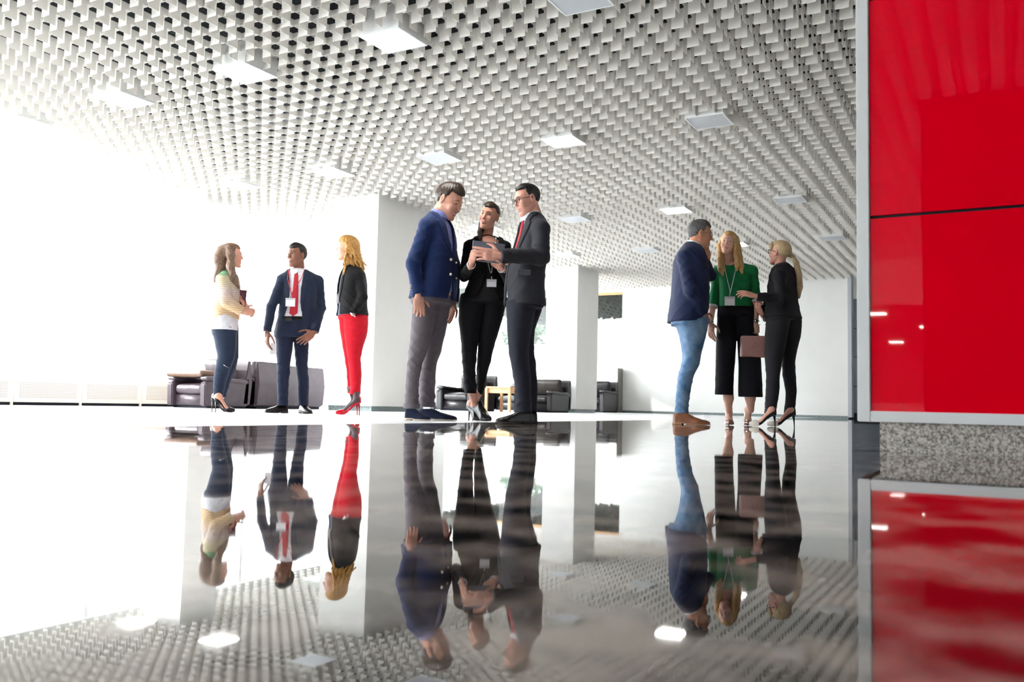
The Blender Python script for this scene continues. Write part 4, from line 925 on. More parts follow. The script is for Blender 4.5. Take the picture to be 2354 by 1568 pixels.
# ---------------------------------------------------------------- 5 woman in green
p = Person('blonde woman in a green top and wide black culottes, facing the viewer and laughing', 1697, 978, 7.94); J = p.J; W5 = p; p.male = False
p.torso([(600, 1664, 1692), (610, 1652, 1718), (622, 1648, 1730), (645, 1650, 1728), (675, 1654, 1724), (704, 1652, 1731), (722, 1648, 1736)], -94, [.85, .55, .60, .70, .70, .70, .70])
zh, zt = J(1690, 706)[2], J(1685, 604)[2]
sR, eR, wR = J(1650, 624, 0), J(1641, 682, .03), J(1633, 743, -.03); sL, eL, wL = J(1730, 622, 0), J(1738, 680, .03), J(1737, 742, -.04)
mR, mL = eR+(wR-eR)*.36, eL+(wL-eL)*.22
aR = p.arm(sR, eR, mR, GREEN, r=(.046, .040, .050)); aL = p.arm(sL, eL, mL, GREEN, r=(.046, .042, .050))
nb = J(1678, 611); shd = [(nb, sR, .035, .044), (nb, sL, .035, .044)]
jk, tor = jacket(p, GREEN, [aR, aL], zh, zt, None, None, sh=shd, wr=.004, name='top', neck=lambda P: ell(P, J(1678, 598, -.04), (.062, .09, .055)))
for mm, ee in ((mR, eR), (mL, eL)):
    d = (mm-ee)/np.linalg.norm(mm-ee)
    def cf(P, mm=mm, d=d):
        t = (P[0]-mm[0])*d[0]+(P[1]-mm[1])*d[1]+(P[2]-mm[2])*d[2]; rr = np.sqrt(np.maximum((P[0]-mm[0])**2+(P[1]-mm[1])**2+(P[2]-mm[2])**2-t*t, 0))
        return np.maximum(np.abs(rr-.046)-.004, np.abs(t-.004)-.011)
    p.mesh('cuff', cf, [mm], SHIRT, .0035, .07)
p.legs([[(700, 1651, 1694, 0), (740, 1648, 1695, 0), (785, 1646, 1693, 0), (830, 1645, 1690, 0), (870, 1644, 1687, 0), (907, 1643, 1686, 0)],
        [(700, 1688, 1733, 0), (740, 1689, 1740, 0), (785, 1695, 1746, 0), (830, 1697, 1750, 0), (870, 1697, 1752, 0), (912, 1697, 1754, 0)]], CUL, name='culottes', wr=(.002, 30), rat=.8)
p.head(1675, 562, 57, -99, 8, -6, SK_P, fem=True, b=0, smile=1.1, squint=.9, lips=LIP_P, brow=H_AB, jaw=1.0, nose=1.1)
hp_ = p.hp
lock = [[hp_(-.060, -.02, .06), hp_(-.082, -.01, -.02), J(1657, 600, -.05), J(1658, 618, -.09), J(1662, 632, -.10)], [hp_(.055, -.02, .07), hp_(.086, -.01, -.01), J(1698, 590, -.03), J(1702, 612, -.08), J(1706, 628, -.10)], [hp_(0, -.09, .03), hp_(0, -.11, -.05), J(1678, 605, .06), J(1678, 620, .06)], [hp_(.05, .055, .085), hp_(.075, .045, .02), J(1692, 588, -.08), J(1695, 610, -.11), J(1694, 622, -.12)]]
def hf(P):
    out = None
    for k, c in enumerate(lock):
        rs = [.030, .030, .034, .032, .010] if k < 2 else ([.05, .06, .055, .03] if k == 2 else [.014, .018, .022, .022, .008])
        for a, b, r1, r2 in zip(c[:-1], c[1:], rs[:-1], rs[1:]):
            d = cap(P, a, b, r1, r2); out = d if out is None else smin(out, d, .012)
    return out-.0016*np.sin(P[0]*330+2*np.sin(P[2]*9)+P[1]*220)
p.hair(H_BL, hf, [q for c in lock for q in c], hl=HL_F, thick=.010, top=.008, groove=.001, freq=320, h=.0045)
p.hand(wR+[0, 0, -.005], (.08, -.1, -1), (-.6, -.8, 0), 1, [.25, .3, .4, .4], sc=.93, thumb=.3, spread=.2); p.hand(wL+[0, 0, -.008], (-.05, -.05, -1), (.2, -1, 0), -1, [.9, 1.1, 1.2, 1.2], sc=.93, thumb=.5)
for e_, w_ in ((eR, wR), (eL, wL)): p.add_body(lambda P: cap(P, e_+(w_-e_)*.1, w_, .034, .0235), [e_, w_], .005, .05)
watch(p, J(1737, 738, -.045), (0, -.05, 1), METAL, METAL, r=.030); watch(p, J(1633, 740, -.03), (0, -.05, 1), LEA_K, METAL, r=.028, wd=.006)
NUDE = mat('nude_patent', L(150, 104, 96), .2, noise=.05, coat=.3)
for (cx, kx, fx, ty) in ((1673, 1674, 1676.5, 979), (1724, 1723, 1719.5, 979)):
    an = J(cx+2, 943, .05); kn = J(kx, 880, .02)
    p.add_body(lambda P: smin(cap(P, kn, an+(kn-an)*.45, .045, .046), cap(P, an+(kn-an)*.45, an, .044, .029), .02), [kn, an], .005, .06)
    p.pump(J(fx-1, 978, .14), J(fx, 979, -.09), .10, NUDE, ankle=an, ra=.029)
p.finish_body(SK_P)
badge('white name card on a white strap over the green top', p, J(1677.5, 692, -.15), [[J(1665, 606, -.06), J(1668, 625, -.12), J(1678, 668, -.15), J(1678, 678, -.15)], [J(1693, 606, -.06), J(1690, 625, -.12), J(1680, 668, -.15), J(1678, 678, -.15)]], STRAPW, w_=.092, hgt=.082)
# handbag
hb = empty('handbag', p.O, p.root.rotation_euler[2]); tag(hb, 'dusty pink leather handbag with flap hanging from the hand of the woman in green', 'handbag')
PINK = mat('dusty_pink_leather', L(188, 136, 130), .35, .5, noise=.05, nscale=80, bump=.1); bc = J(1733, 797, -.06); Rb = np.array([[.985, .17, 0], [-.17, .985, 0], [0, 0, 1.]])
hw = 30*p.k; bd = slab_at('bag_body', bc, Rb, hw, 24.5*p.k, .042, PINK, hb, h=.005, rd=.012)
fl = MB(); fp = [(-hw-.001, .085), (hw+.001, .085), (hw+.001, .035), (.0, -.022), (-hw-.001, .035)]
V = [];
for t_ in (-.0445, -.0485):
    for (u, v) in fp: V.append(bc+Rb[0]*u+Rb[1]*t_+Rb[2]*(v+.004))
fl.add(V, [(0, 1, 2, 3, 4), (9, 8, 7, 6, 5)]+[(i, (i+1) % 5, 5+(i+1) % 5, 5+i) for i in range(5)]); fl.build('flap', PINK, hb, bevel=.0012)
MB().tube([bc+Rb[0]*(-.02)+Rb[1]*-.05+[0, 0, -.01], bc+Rb[1]*-.05+[0, 0, .035], bc+Rb[0]*.03+Rb[1]*-.05+[0, 0, -.012]], .0015, 6).build('seam', mat('dark_pink_seam', L(120, 80, 78), .5), hb, True)
MB().tube([bc+Rb[0]*-.045+[0, 0, .09], bc+Rb[0]*-.03+[0, 0, .115], bc+Rb[0]*0+[0, 0, .125], bc+Rb[0]*.03+[0, 0, .115], bc+Rb[0]*.045+[0, 0, .09]], .006, 8).build('handle', mat('bag_handle', L(150, 110, 106), .4), hb, True)
for q in (-1, 1): MB().tube([bc+Rb[0]*q*.045+[0, 0, .082], bc+Rb[0]*q*.045+[0, 0, .098]], .008, 10).build('handle_ring', METAL, hb, True)

# ---------------------------------------------------------------- 6 woman with blonde ponytail
p = Person('woman with long ash-blonde ponytail and glasses in black jacket and dark trousers, seen from behind', 1780, 981, 7.71); J = p.J; p.male = False
p.torso([(604, 1785, 1814), (614, 1778, 1824), (628, 1771, 1833), (655, 1766, 1836), (685, 1764, 1833), (706, 1763, 1836), (733, 1757, 1843)], 148, [.85, .62, .66, .72, .72, .72, .75])
zh, zt = J(1800, 732)[2], J(1800, 608)[2]
sL, eL, wL = J(1793, 634, -.14), J(1797, 687, -.20), J(1740, 682, -.24); sR, eR, wR = J(1788, 632, .14), J(1768, 690, .14), J(1752, 722, .0)
aL = p.arm(sL, eL, wL, DARKJ, r=(.052, .048, .036)); aR = p.arm(sR, eR, wR, DARKJ, r=(.048, .04, .036))
nb = J(1800, 614); shd = [(nb, sL, .035, .048), (nb, sR, .035, .045)]
jk, tor = jacket(p, DARKJ, [aL, aR], zh, zt, None, None, sh=shd)
p.mesh('jacket_front', lambda P: smin(cap(P, J(1770, 695, -.02), J(1758, 735, -.05), .026, .018), cap(P, J(1771, 665, .0), J(1766, 695, -.02), .02, .026), .02), [J(1768, 640, -.02), J(1757, 745, -.05)], mat('black_jacket_leather', L(40, 40, 48), .35, noise=.1, bump=.2), .005, .06, parent=jk)
MB().tube([J(1762, 690, -.07), J(1758, 722, -.085), J(1758, 740, -.085)], .0028, 6).build('zip', METAL, jk, True)
for yy, xx in ((736, 1758), (745, 1760), (746, 1746)): MB().tube([J(xx, yy, -.085), J(xx, yy+1.5, -.085)], .006, 8).build('stud', METAL, jk, True)
p.legs([[(722, 1762, 1818, -.06), (745, 1760, 1815, -.06), (770, 1758, 1811, -.06), (800, 1757, 1806, -.06), (830, 1758, 1798, -.06), (862, 1761, 1793, -.06), (900, 1760, 1792, -.06), (930, 1758, 1787, -.06), (951, 1756, 1783, -.06)],
        [(722, 1790, 1841, .05), (745, 1792, 1844, .05), (770, 1796, 1842, .06), (800, 1799, 1834, .08), (830, 1797, 1828, .10), (862, 1798, 1830, .10), (900, 1806, 1832, .10), (930, 1804, 1829, .10), (951, 1801, 1827, .10)]], DARKP, wr=(.003, 46))
buttons(p, p.root, [J(1758.5, y, -.12) for y in (927, 933, 939, 945)], METAL, .006)
p.head(1792, 583, 57, 147, 12, 0, SK_B, fem=True, b=0, smile=1.0, mouth_open=.8, lips=LIP_P, brow=None, nose=1.0)
pt = [p.hp(0, -.09, .02), J(1822, 591, .01), J(1831, 606, .0), J(1836, 632, -.01), J(1838, 660, -.01), J(1837, 685, -.02)]
p.hair(H_AB, lambda P: np.minimum(sun_([cap(P, pt[k], pt[k+1], (.03, .022, .024, .028, .028)[k], (.018, .024, .028, .028, .008)[k]) for k in range(5)], .008), sun_([cap(P, p.hp(.055, .072, .07), p.hp(.064, .06, .025), .014, .010), cap(P, p.hp(.02, .085, .09), p.hp(.05, .085, .045), .018, .010), cap(P, p.hp(-.04, .07, .08), p.hp(.0, .093, .05), .02, .010)], .01))-.0012*np.sin(P[0]*350+P[1]*200+2*np.sin(P[2]*9)), pt, hl=HL_F, thick=.006, top=.008, groove=.001, freq=360)
glasses(p, GLASSF, rim=.0026)
MB().tube([p.hp(.083, -.004, -.030), p.hp(.085, -.004, -.036)], .004, 8).build('earring', METAL, p.root, True)
p.hand(wL+[-.012, 0, .002], (-1, -.05, .32), (-.2, -.55, .8), -1, [.25, .4, .5, .6], sc=.95, thumb=.3); p.hand(wR+[-.004, -.005, 0], (-.4, -.3, .8), (-.7, -.6, .0), 1, [.8, .9, 1.0, 1.0], sc=.85, thumb=.4)
p.forearm_skin(eL, wL, .03, .023); p.forearm_skin(eR, wR, .03, .023)
p.pump(J(1783, 981, -.10), J(1723, 981, -.14), .10, LEA_K, toe_m=CREAM, ankle=J(1771, 945, -.07), ra=.030); p.pump(J(1827, 981, .08), J(1765, 981, .02), .10, LEA_K, toe_m=CREAM, ankle=J(1814, 945, .09), ra=.030)
p.finish_body(SK_B)

# ---------------------------------------------------------------- 7 woman with the folder
p = Person('long-haired woman in tweed jacket and dark jeans, in profile with a folder', 510, 948, 8.43); J = p.J; p.male = False
p.torso([(622, 514, 542), (632, 504, 548), (645, 495, 552), (670, 490, 554), (700, 487, 553), (725, 484, 551), (745, 481, 549), (765, 482, 547)], 4, [.9, .78, .70, .72, .72, .72, .72, .72])
zh, zt = J(515, 735)[2], J(520, 627)[2]
sR, eR, wR = J(512, 643, -.13), J(521, 692, -.21), J(557, 717, -.20); sL, eL, wL = J(525, 645, .13), J(548, 700, .10), J(566, 708, -.03)
aR = p.arm(sR, eR, wR, TWEED, r=(.064, .058, .048), wr_amp=.006); aL = p.arm(sL, eL, wL, TWEED, r=(.05, .045, .040))
nb = J(524, 630); shd = [(nb, sR, .04, .055), (nb, sL, .04, .05)]
jk, tor = jacket(p, TWEED, [aR, aL], zh, zt, None, None, sh=shd, wr=.004, hemfn=lambda P: zh+.035-np.abs(P[0]+.02)*.35)
shirt(p, cloth('pale_grey_blouse', L(212, 212, 218), sheen=0), J(515, 760)[2], zt-.08, J(524, 630), .05, collar=False, name='blouse', off=-.006)
p.legs([[(735, 485, 545, -.04), (750, 485, 545, -.05), (790, 494, 544, -.05), (820, 500, 541, -.05), (845, 494, 532, -.05), (875, 490, 521, -.05), (914, 490, 513, -.05)],
        [(735, 495, 548, .06), (750, 502, 549, .07), (790, 508, 549, .07), (820, 510, 549, .07), (845, 506, 543, .07), (875, 501, 531, .07), (913, 500, 519, .07)]], DENIM, name='jeans', wr=(.003, 46))
MB().tube([J(505, 744, -.17), J(532, 753, -.17)], .004, 6).build('zip', METAL, p.root, True); MB().tube([J(514, 839, -.13), J(526, 846, -.13)], .003, 6).build('zip', METAL, p.root, True)
p.head(533, 589, 56, 6, 4, 0, SK_A, fem=True, b=0, smile=.4, mouth_open=.6, lips=LIP_P, brow=H_LB, jaw=.95)
L1 = [p.hp(-.06, -.03, .07), p.hp(-.085, -.02, .0), J(530, 612, -.12), J(537, 640, -.15), J(549, 662, -.15)]; L2 = [p.hp(0, -.09, .05), p.hp(0, -.115, -.03), J(508, 615, 0), J(500, 640, 0), J(496, 664, 0)]
def hf7(P, L1=L1, L2=L2):
    out = None
    for c, rs in ((L1, [.03, .034, .036, .034, .010]), (L2, [.055, .06, .055, .04, .014])):
        for a, b, r1, r2 in zip(c[:-1], c[1:], rs[:-1], rs[1:]):
            d = cap(P, a, b, r1, r2); out = d if out is None else smin(out, d, .03)
    return out-.0013*np.sin(P[0]*320+P[1]*260+2*np.sin(P[2]*8))
p.hair(H_LB, hf7, L1+L2, hl=HL_F, thick=.008, top=.006, groove=.001, freq=340, h=.0045, k=.02)
p.hand(wR+[.01, 0, 0], (.95, .2, .05), (.1, -.9, .3), 1, [.9, 1.0, 1.1, 1.1], sc=.93, thumb=.2); p.hand(wL+[.0, -.03, -.01], (-.35, -.35, .8), (.8, -.5, .1), -1, [.3, .4, .45, .5], sc=.93, thumb=.3)
p.forearm_skin(eR, wR, .03, .023); p.forearm_skin(eL, wL, .03, .023)
p.pump(J(494, 948, -.10), J(539, 948, -.16), .105, LEA_K, ankle=J(499, 912, -.05), ra=.034); p.pump(J(486, 948, .08), J(531, 948, .03), .105, LEA_K, ankle=J(508, 912, .07), ra=.034)
p.finish_body(SK_A)
fo = empty('folder', p.O, p.root.rotation_euler[2]); tag(fo, 'burgundy document folder under the arm of the woman in the tweed jacket', 'folder')
fc = J(549, 689, -.09); Rf = np.array([[.99, -.1, -.06], [.1, .99, 0], [.06, 0, .99]])
slab_at('cover', fc, Rf, 16*p.k, .115, .005, mat('burgundy_leatherette', L(92, 44, 58), .5, noise=.08, nscale=60), fo); slab_at('pages', fc, Rf, 16*p.k-.004, .112, .002, mat('paper_edge', L(226, 220, 214), .7), fo, h=.0025, off=.007)

# ---------------------------------------------------------------- 8 man with the red tie
p = Person('man in navy suit with red tie and belt, black shoes, looking to the left', 662, 950, 8.83); J = p.J; M8 = p
p.torso([(616, 668, 704), (626, 655, 718), (638, 647, 728), (660, 645, 731), (690, 643, 729), (720, 640, 726), (750, 634, 722), (772, 628, 718)], -108, [.9, .6, .60, .66, .68, .70, .70, .70])
zh, zt = J(680, 768)[2], J(685, 621)[2]
sR, eR, wR = J(649, 645, -.0), J(624, 705, -.03), J(614, 762, -.09); sL, eL, wL = J(731, 648, .0), J(737, 708, .0), J(723, 763, -.14)
aR = p.arm(sR, eR, wR, NAVY3, r=(.056, .048, .040)); aL = p.arm(sL, eL, wL, NAVY3, r=(.060, .054, .044))
nb = J(686, 627); shd = [(nb, sR+[0, 0, .01], .04, .054), (nb, sL+[0, 0, .01], .04, .056)]
zz = [zh-.03, zh+.05, zh+.18, zh+.32, zh+.45, zt-.03, zt+.04]
jk, tor = jacket(p, NAVY3, [aR, aL], zh, zt, (zz, [.16, .125, .09, .062, .06, .078, .08]), ([zh+.22, zh+.36, zt-.08, zt], [.008, .045, .055, .03]), sh=shd)
shirt(p, SHIRT, J(680, 738)[2], zt, J(684, 622, -.01), .066, sh=shd)
zs = J(670, 722)[2]; front_strip(p, 'tie', TIE, zs-.03, zt-.016, lambda z: np.interp(z, [zs-.03, zs+.0, zs+.12, zt-.05, zt-.035, zt-.02, zt+.01], [.002, .042, .036, .018, .017, .026, .022]), -.012, lambda P: p.dtorso(P, 0), .012)
p.legs([[(738, 638, 684, 0), (770, 632, 677, 0), (800, 634, 673, 0), (840, 636, 668, 0), (880, 636, 664, 0), (905, 637, 663, 0), (932, 637, 663, 0)],
        [(738, 672, 712, .02), (770, 674, 711, .03), (800, 676, 710, .04), (840, 679, 708, .05), (880, 684, 711, .06), (905, 683, 710, .06), (932, 684, 709, .06)]], NAVY3T, wr=(.006, 38), extra=lambda P: p.dtorso(P, -.010, J(680, 775)[2], J(680, 730)[2]))
p.mesh('belt', lambda P: np.maximum(np.abs(p.dtorso(P, -.012))-.004, np.abs(P[2]-J(668, 733)[2])-.018), [J(640, 733, -.2), J(715, 733, .15)], LEA_K, .004, .04)
MB().box(*(J(664, 733.5, -.165)-[.030, .010, .019]), *(J(664, 733.5, -.165)+[.030, .004, .019])).build('belt_buckle', METAL, p.root, bevel=.003)
p.head(682, 589, 56, -136, 0, 0, SK_D, b=-.0, smile=.1, lips=LIP_B, brow=H_BK, nose=1.1, jaw=1.05, iris=(.03, .02, .02, 1))
p.hair(H_BK, thick=.010, top=.010, groove=.0018, freq=260, quiff=.006)
p.hand(wR+[-.002, 0, -.012], (.05, -.1, -1), (-.9, -.45, 0), 1, [.3, .4, .5, .6], sc=1.05, thumb=.6); p.hand(wL+[-.008, 0, -.008], (-.72, -.1, -.6), (.3, -1, .2), -1, [.2, .25, .3, .35], sc=1.05, thumb=.15, spread=.2)
p.forearm_skin(eR, wR); p.forearm_skin(eL, wL)
p.mens_shoe(J(661, 950, .05), J(608, 950, -.02), LEA_K, SOLE_D, hh=.09); p.mens_shoe(J(692, 950, .14), J(714, 951, -.12), LEA_K, SOLE_D, hh=.09)
p.finish_body(SK_D)
badge('white name card on a thin red strap over the red tie', p, J(667.5, 695, -.185), [[J(664, 620, -.10), J(661, 640, -.16), J(670, 674, -.185), J(670, 680, -.185)], [J(700, 620, -.08), J(693, 640, -.15), J(671, 674, -.185), J(670, 680, -.185)]], STRAPR, w_=.095, hgt=.085, yaw=-12)
pd = empty('paper_sheet', p.O, p.root.rotation_euler[2]); tag(pd, 'white folded paper held low in the right hand of the man with the red tie', 'paper')
slab_at('sheet', J(628, 803, -.12), np.array([[.95, .3, 0], [-.3, .95, 0], [0, 0, 1.]]), .03, .105, .0016, mat('paper_white', L(232, 234, 238), .6), pd, h=.0025)

# ---------------------------------------------------------------- 9 woman in red trousers
p = Person('woman with long golden curls in black blazer, red trousers and red high heels', 800, 954, 8.63); J = p.J; p.male = False
p.torso([(608, 794, 822), (618, 788, 832), (632, 782, 840), (655, 778, 843), (685, 776, 844), (705, 776, 844), (728, 773, 847)], 192, [.85, .7, .68, .72, .72, .72, .75])
zh, zt = J(810, 726)[2], J(808, 612)[2]
sL, eL, wL = J(823, 634, -.12), J(834, 683, -.19), J(814, 718, -.18); sR, eR, wR = J(812, 634, .13), J(802, 690, .14), J(796, 720, .08)
aL = p.arm(sL, eL, wL, BLACK, r=(.050, .047, .038)); aR = p.arm(sR, eR, wR, BLACK, r=(.046, .042, .036))
nb = J(812, 617); shd = [(nb, sL, .035, .046), (nb, sR, .035, .045)]; zz = [zh-.02, zh+.1, zt]
jk, tor = jacket(p, BLACK, [aL, aR], zh, zt, (zz, [.07, .05, .07]), ([zh+.12, zh+.25, zt], [.01, .05, .03]), sh=shd)
shirt(p, cloth('striped_blue_top', L(120, 130, 160), sheen=0), zh+.0, zt-.05, nb, .05, collar=False, name='top')
p.legs([[(718, 791, 846, -.04), (740, 790, 847, -.05), (765, 791, 845, -.05), (800, 795, 834, -.05), (825, 799, 829, -.05), (850, 802, 832, -.05), (880, 804, 831, -.05), (907, 804, 829, -.05)],
        [(718, 780, 838, .05), (740, 779, 835, .05), (765, 782, 830, .06), (800, 788, 820, .07), (825, 792, 817, .07), (850, 796, 815, .07), (880, 798, 813, .07), (904, 798, 811, .07)]], REDP, wr=(.0045, 46))
p.head(798, 573, 57, 186, 2, 0, SK_P, fem=True, b=0, smile=.3, lips=LIP_P, brow=H_AB)
rng = np.random.RandomState(4); curl = []
for k in range(44):
    t = k/43; x0 = 790+t*40; th_ = rng.uniform(-.11, .06); c = [J(798+rng.uniform(-10, 16), 552+rng.uniform(-4, 8), th_*.6)]
    yend = 606+rng.uniform(0, 30)+(6 if t < .3 else 0); xe = 790+t*52 if t > .15 else 790
    for q in np.linspace(.2, 1, 6): c.append(J(798+(xe-798)*q+2.2*math.sin(q*14+k), 552+(yend-552)*q, th_+.012*math.cos(q*14+k)))
    curl.append(c)
def hf9(P):
    out = None
    for c in curl:
        for i, (a, b) in enumerate(zip(c[:-1], c[1:])):
            d = cap(P, a, b, .012-.0008*i, .0115-.0009*i); out = d if out is None else np.minimum(out, d)
    core = np.minimum(cap(P, p.hp(0, -.06, .02), J(822, 604, 0), .062, .055), cap(P, p.hp(-.0, -.05, -.03), J(806, 606, -.04), .055, .045))
    return smin(out, core, .01)-.002*np.sin(P[2]*180+P[0]*120+4*np.sin(P[0]*60))
p.hair(H_GB, hf9, [q for c in curl for q in c], hl=[(-.12, -.09), (-.03, -.07), (0, -.06), (.035, -.03), (.05, .03), (.07, .06), (.1, .07)], thick=.016, top=.014, groove=.002, freq=200, h=.0045)
p.hand(wL+[-.006, .03, -.004], (-.35, .75, -.6), (-.2, -.9, -.1), -1, [.6, .6, .6, .6], sc=.85); p.forearm_skin(eL, wL, .03, .023)
watch(p, J(811, 724, -.19), (-.55, 0, -.8), mat('white_watch_strap', L(226, 226, 224), .4), METAL, r=.030)
for (hx, tx, bb, ax_) in ((827, 772, -.10, 813), (822, 773, .07, 804)):
    an = J(ax_+1, 915, bb*.5); sh_ = p.pump(J(hx, 955, bb), J(tx, 955, bb-.05), .115, LEA_R, ankle=None, foot=False)
    hl_, tl_ = J(hx, 955, bb), J(tx, 955, bb-.05); kn = J(ax_+4, 895, bb*.5); hl_[2] = tl_[2] = 0; u_ = (tl_-hl_)
    p.mesh('stocking', lambda P: smin(cap(P, kn, hl_+u_*.14+[0, 0, .145], .036, .031), cap(P, hl_+u_*.14+[0, 0, .14], hl_+u_*.66+[0, 0, .035], .030, .022), .03), [kn, hl_+[0, 0, .1], hl_+u_*.66], STOCK, .005, .05)
p.finish_body(SK_P)
badge('white name card hanging at the open blazer of the woman with golden curls', p, J(779, 687, -.06), [[J(790, 618, -.03), J(783, 650, -.06), J(780, 670, -.06)]], STRAPW, w_=.055, hgt=.09, yaw=30)

# ================================================================== furniture along the windows
LEA_M = mat('mauve_leather', L(72, 62, 70), .38, .5, noise=.10, nscale=8, bump=.25, bscale=40); LEA_D = mat('black_soft_leather', L(28, 26, 30), .36, .5, noise=.15, nscale=8, bump=.25, bscale=40)
LEA_G = mat('grey_brown_leather', L(46, 42, 38), .5, .5, noise=.12, nscale=8, bump=.2, bscale=40); LEA_T = mat('brown_cushion_leather', L(104, 80, 66), .4, .5, noise=.15, nscale=10, bump=.3, bscale=30)
def puff(name, c, r, m, par, tilt=0, h=.014, puffy=.25):
    R = np.array([[1, 0, 0], [0, math.cos(tilt), math.sin(tilt)], [0, -math.sin(tilt), math.cos(tilt)]]); c = vec(c)
    def fn(P):
        q = xf(P, c, R); k = min(range(3), key=lambda i: r[i]); o = [i for i in range(3) if i != k]
        g = np.clip(1-(q[o[0]]/r[o[0]])**2, 0, 1)*np.clip(1-(q[o[1]]/r[o[1]])**2, 0, 1)
        return box(q, (0, 0, 0), r, min(r)*.85)-puffy*min(r)*g+.6*min(r)*(.25-g)*.2-wrinkle(P, .003, 26, c[0])
    R_ = max(r)+.05; return mesh_obj(name, *nets(fn, c-R_, c+R_, h), m, par, True)
def armchair(name, label, cat, x0, x1, y0, y1, ha, hb, hs, m, mc, rz=0, group=None, aw=.10, n=1, h=.014):
    """front at y0 when rz = 0; measures are those of the footprint after turning"""
    W, Dp = (x1-x0, y1-y0) if rz in (0, 180) else (y1-y0, x1-x0)
    r = empty(name, ((x0+x1)/2, (y0+y1)/2, 0), math.radians(rz)); tag(r, label, cat, group); w, d = W/2, Dp/2
    MB().box(-w+.02, -d+.05, .035, w-.02, d-.02, hs-.13).build('base', m, r, True, .012); MB().box(-w+.04, -d+.08, 0, w-.04, d-.04, .035).build('plinth', M_dark, r)
    for sx in (-1, 1):
        a = MB().prism([(-d, .03), (d-.03, .03), (d-.02, ha+.04), (-d+.02, ha-.02), (-d-.01, ha-.05)], 0, sx*w, sx*(w-aw)); a.build('arm', m, r, False, .015)
        puff('arm_pad', (sx*(w-aw/2), -.02, ha+.0), (aw/2+.018, d-.02, .028), m, r, tilt=-.05, h=h)
    sw = (W-2*aw)/n
    for k in range(n):
        cx = -w+aw+sw*(k+.5)
        puff('seat_cushion', (cx, -.03, hs-.06), (sw/2-.004, d-.05, .062), m, r, h=h)
        puff('back_cushion', (cx, d-.20, (hs+hb)/2+.02), (sw/2+.0, .065, (hb-hs)/2), mc, r, tilt=.33, h=h)
    MB().prism([(d-.13, .05), (d, .05), (d+.03, hb*.55), (d-.01, hb), (d-.05, hb), (d-.10, hs)], 0, -w, w).build('back_frame', m, r, False, .012)
    return r
armchair('armchair', 'mauve leather armchair at the window with a brown cushion lying on it', 'armchair', -9.42, -8.72, 7.80, 8.56, .36, .63, .30, LEA_M, LEA_M)
armchair('armchair', 'mauve leather armchair turned to the windows, its tall plain back to the hall', 'armchair', -9.44, -8.68, 8.63, 9.18, .40, .63, .30, LEA_M, LEA_M, rz=-90)
armchair('armchair', 'mauve leather armchair beside the large column, farthest of the mauve seats', 'armchair', -9.50, -8.74, 9.22, 10.02, .43, .60, .30, LEA_M, LEA_G, rz=-90)
cu = puff('cushion', (-9.12, 7.98, .435), (.33, .20, .040), LEA_T, None, h=.012); tag(cu, 'flat brown leather cushion lying across the arms of the left mauve armchair', 'cushion')
armchair('armchair', 'black leather armchair behind the legs of the man in the blue blazer', 'armchair', -9.04, -8.26, 13.42, 14.3, .40, .66, .31, LEA_D, LEA_G, aw=.12)
armchair('sofa', 'black leather sofa behind the light wooden table', 'sofa', -8.16, -7.36, 14.75, 15.6, .36, .62, .30, LEA_D, LEA_G, n=1, aw=.10)
armchair('armchair', 'dark leather armchair in front of the steel counter right of the middle column', 'armchair', -8.62, -7.74, 18.1, 18.95, .45, .70, .32, LEA_D, LEA_D, h=.02)
armchair('armchair', 'dark armchair glimpsed left of the middle column before the steel counter', 'armchair', -10.3, -9.45, 17.6, 18.5, .40, .62, .32, LEA_D, LEA_D, h=.02)
OAK = mat('light_oak', L(206, 160, 116), .45, .4, noise=.12, nscale=14, stretch=(1, 6, 6))
t = empty('side_table', (-7.79, 13.78, 0)); tag(t, 'light oak side table in front of the black sofa', 'table')
MB().box(-.25, -.29, .415, .25, .29, .445).build('table_top', OAK, t, bevel=.006)
MB().box(-.215, -.255, .33, .215, -.235, .415).box(-.215, .235, .33, .215, .255, .415).box(-.215, -.235, .33, -.195, .235, .415).box(.195, -.235, .33, .215, .235, .415).build('apron', OAK, t)
for sx in (-1, 1):
    for sy in (-1, 1): MB().box(sx*.235-.028, sy*.272-.022, 0, sx*.235+.022, sy*.272+.018, .415).build('leg', OAK, t, bevel=.004)
sc_ = empty('steel_counter', (-9.1, 19.28, 0)); tag(sc_, 'stainless steel counter standing under the far ribbon window', 'counter')
MB().box(-1.25, -.16, .03, 1.25, .16, 1.03).build('body', M_steel, sc_, bevel=.012); MB().box(1.25, -.15, .0, 1.262, .16, 1.035).build('end_panel', mat('dark_steel', L(130, 126, 120), .35, metal=.8, noise=.05), sc_); MB().box(-1.2, -.12, 0, 1.2, .12, .03).build('plinth', M_dark, sc_)
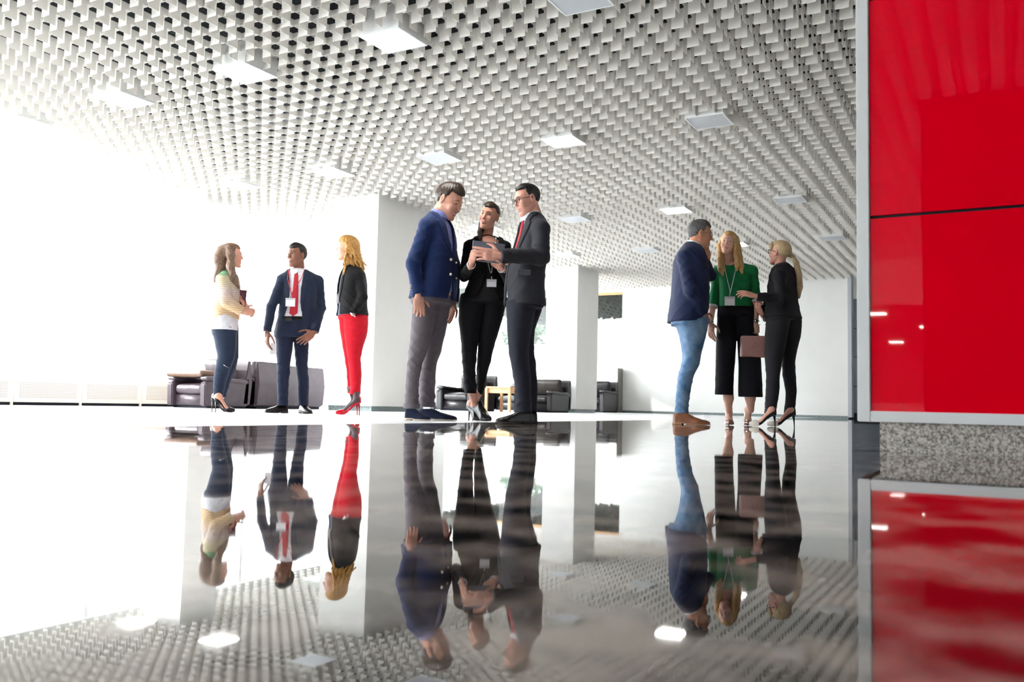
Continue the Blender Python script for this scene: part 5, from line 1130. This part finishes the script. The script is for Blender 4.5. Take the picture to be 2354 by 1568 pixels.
# perforated radiator covers
def perf():
    m = bpy.data.materials.new('perforated_sheet'); m.use_nodes = True; nt = m.node_tree; b = nt.nodes['Principled BSDF']; b.inputs['Roughness'].default_value = .5
    tc = nt.nodes.new('ShaderNodeTexCoord'); sp = nt.nodes.new('ShaderNodeSeparateXYZ'); nt.links.new(tc.outputs['Object'], sp.inputs[0]); outs = []
    for ax in (1, 2):
        a = nt.nodes.new('ShaderNodeMath'); a.operation = 'MULTIPLY'; a.inputs[1].default_value = 1/.0185; nt.links.new(sp.outputs[ax], a.inputs[0])
        f = nt.nodes.new('ShaderNodeMath'); f.operation = 'PINGPONG'; f.inputs[1].default_value = .5; nt.links.new(a.outputs[0], f.inputs[0])
        p2 = nt.nodes.new('ShaderNodeMath'); p2.operation = 'POWER'; p2.inputs[1].default_value = 2; nt.links.new(f.outputs[0], p2.inputs[0]); outs.append(p2)
    s = nt.nodes.new('ShaderNodeMath'); s.operation = 'ADD'; nt.links.new(outs[0].outputs[0], s.inputs[0]); nt.links.new(outs[1].outputs[0], s.inputs[1])
    c = nt.nodes.new('ShaderNodeMath'); c.operation = 'LESS_THAN'; c.inputs[1].default_value = .07; nt.links.new(s.outputs[0], c.inputs[0])
    mx = nt.nodes.new('ShaderNodeMixRGB'); mx.inputs[1].default_value = L(235, 226, 214); mx.inputs[2].default_value = L(120, 100, 92); nt.links.new(c.outputs[0], mx.inputs[0]); nt.links.new(mx.outputs[0], b.inputs['Base Color']); return m
M_perf = perf(); ND = ['fourth from the mauve armchair', 'third from the mauve armchair', 'second from the mauve armchair', 'beside the mauve armchair']
for k, y in enumerate((5.20, 6.06, 6.92, 7.78)):
    r = empty('radiator_cover', (-9.87, y, 0)); tag(r, 'cream perforated radiator cover under the windows, '+ND[k], 'radiator cover', 'perforated radiator covers under the windows')
    w_ = .86 if k < 3 else .78
    MB().box(-.18, .002, .035, 0, w_-.002, .335).build('casing', M_rad, r, bevel=.003); MB().box(-.01, .07, .085, .003, w_-.07, .275).build('grille', M_perf, r)
    MB().box(-.16, .002, .0, -.02, w_-.03, .033).build('recess', M_dark, r); MB().box(-.15, w_-.03, 0, -.002, w_, .035).build('foot', M_rad, r)
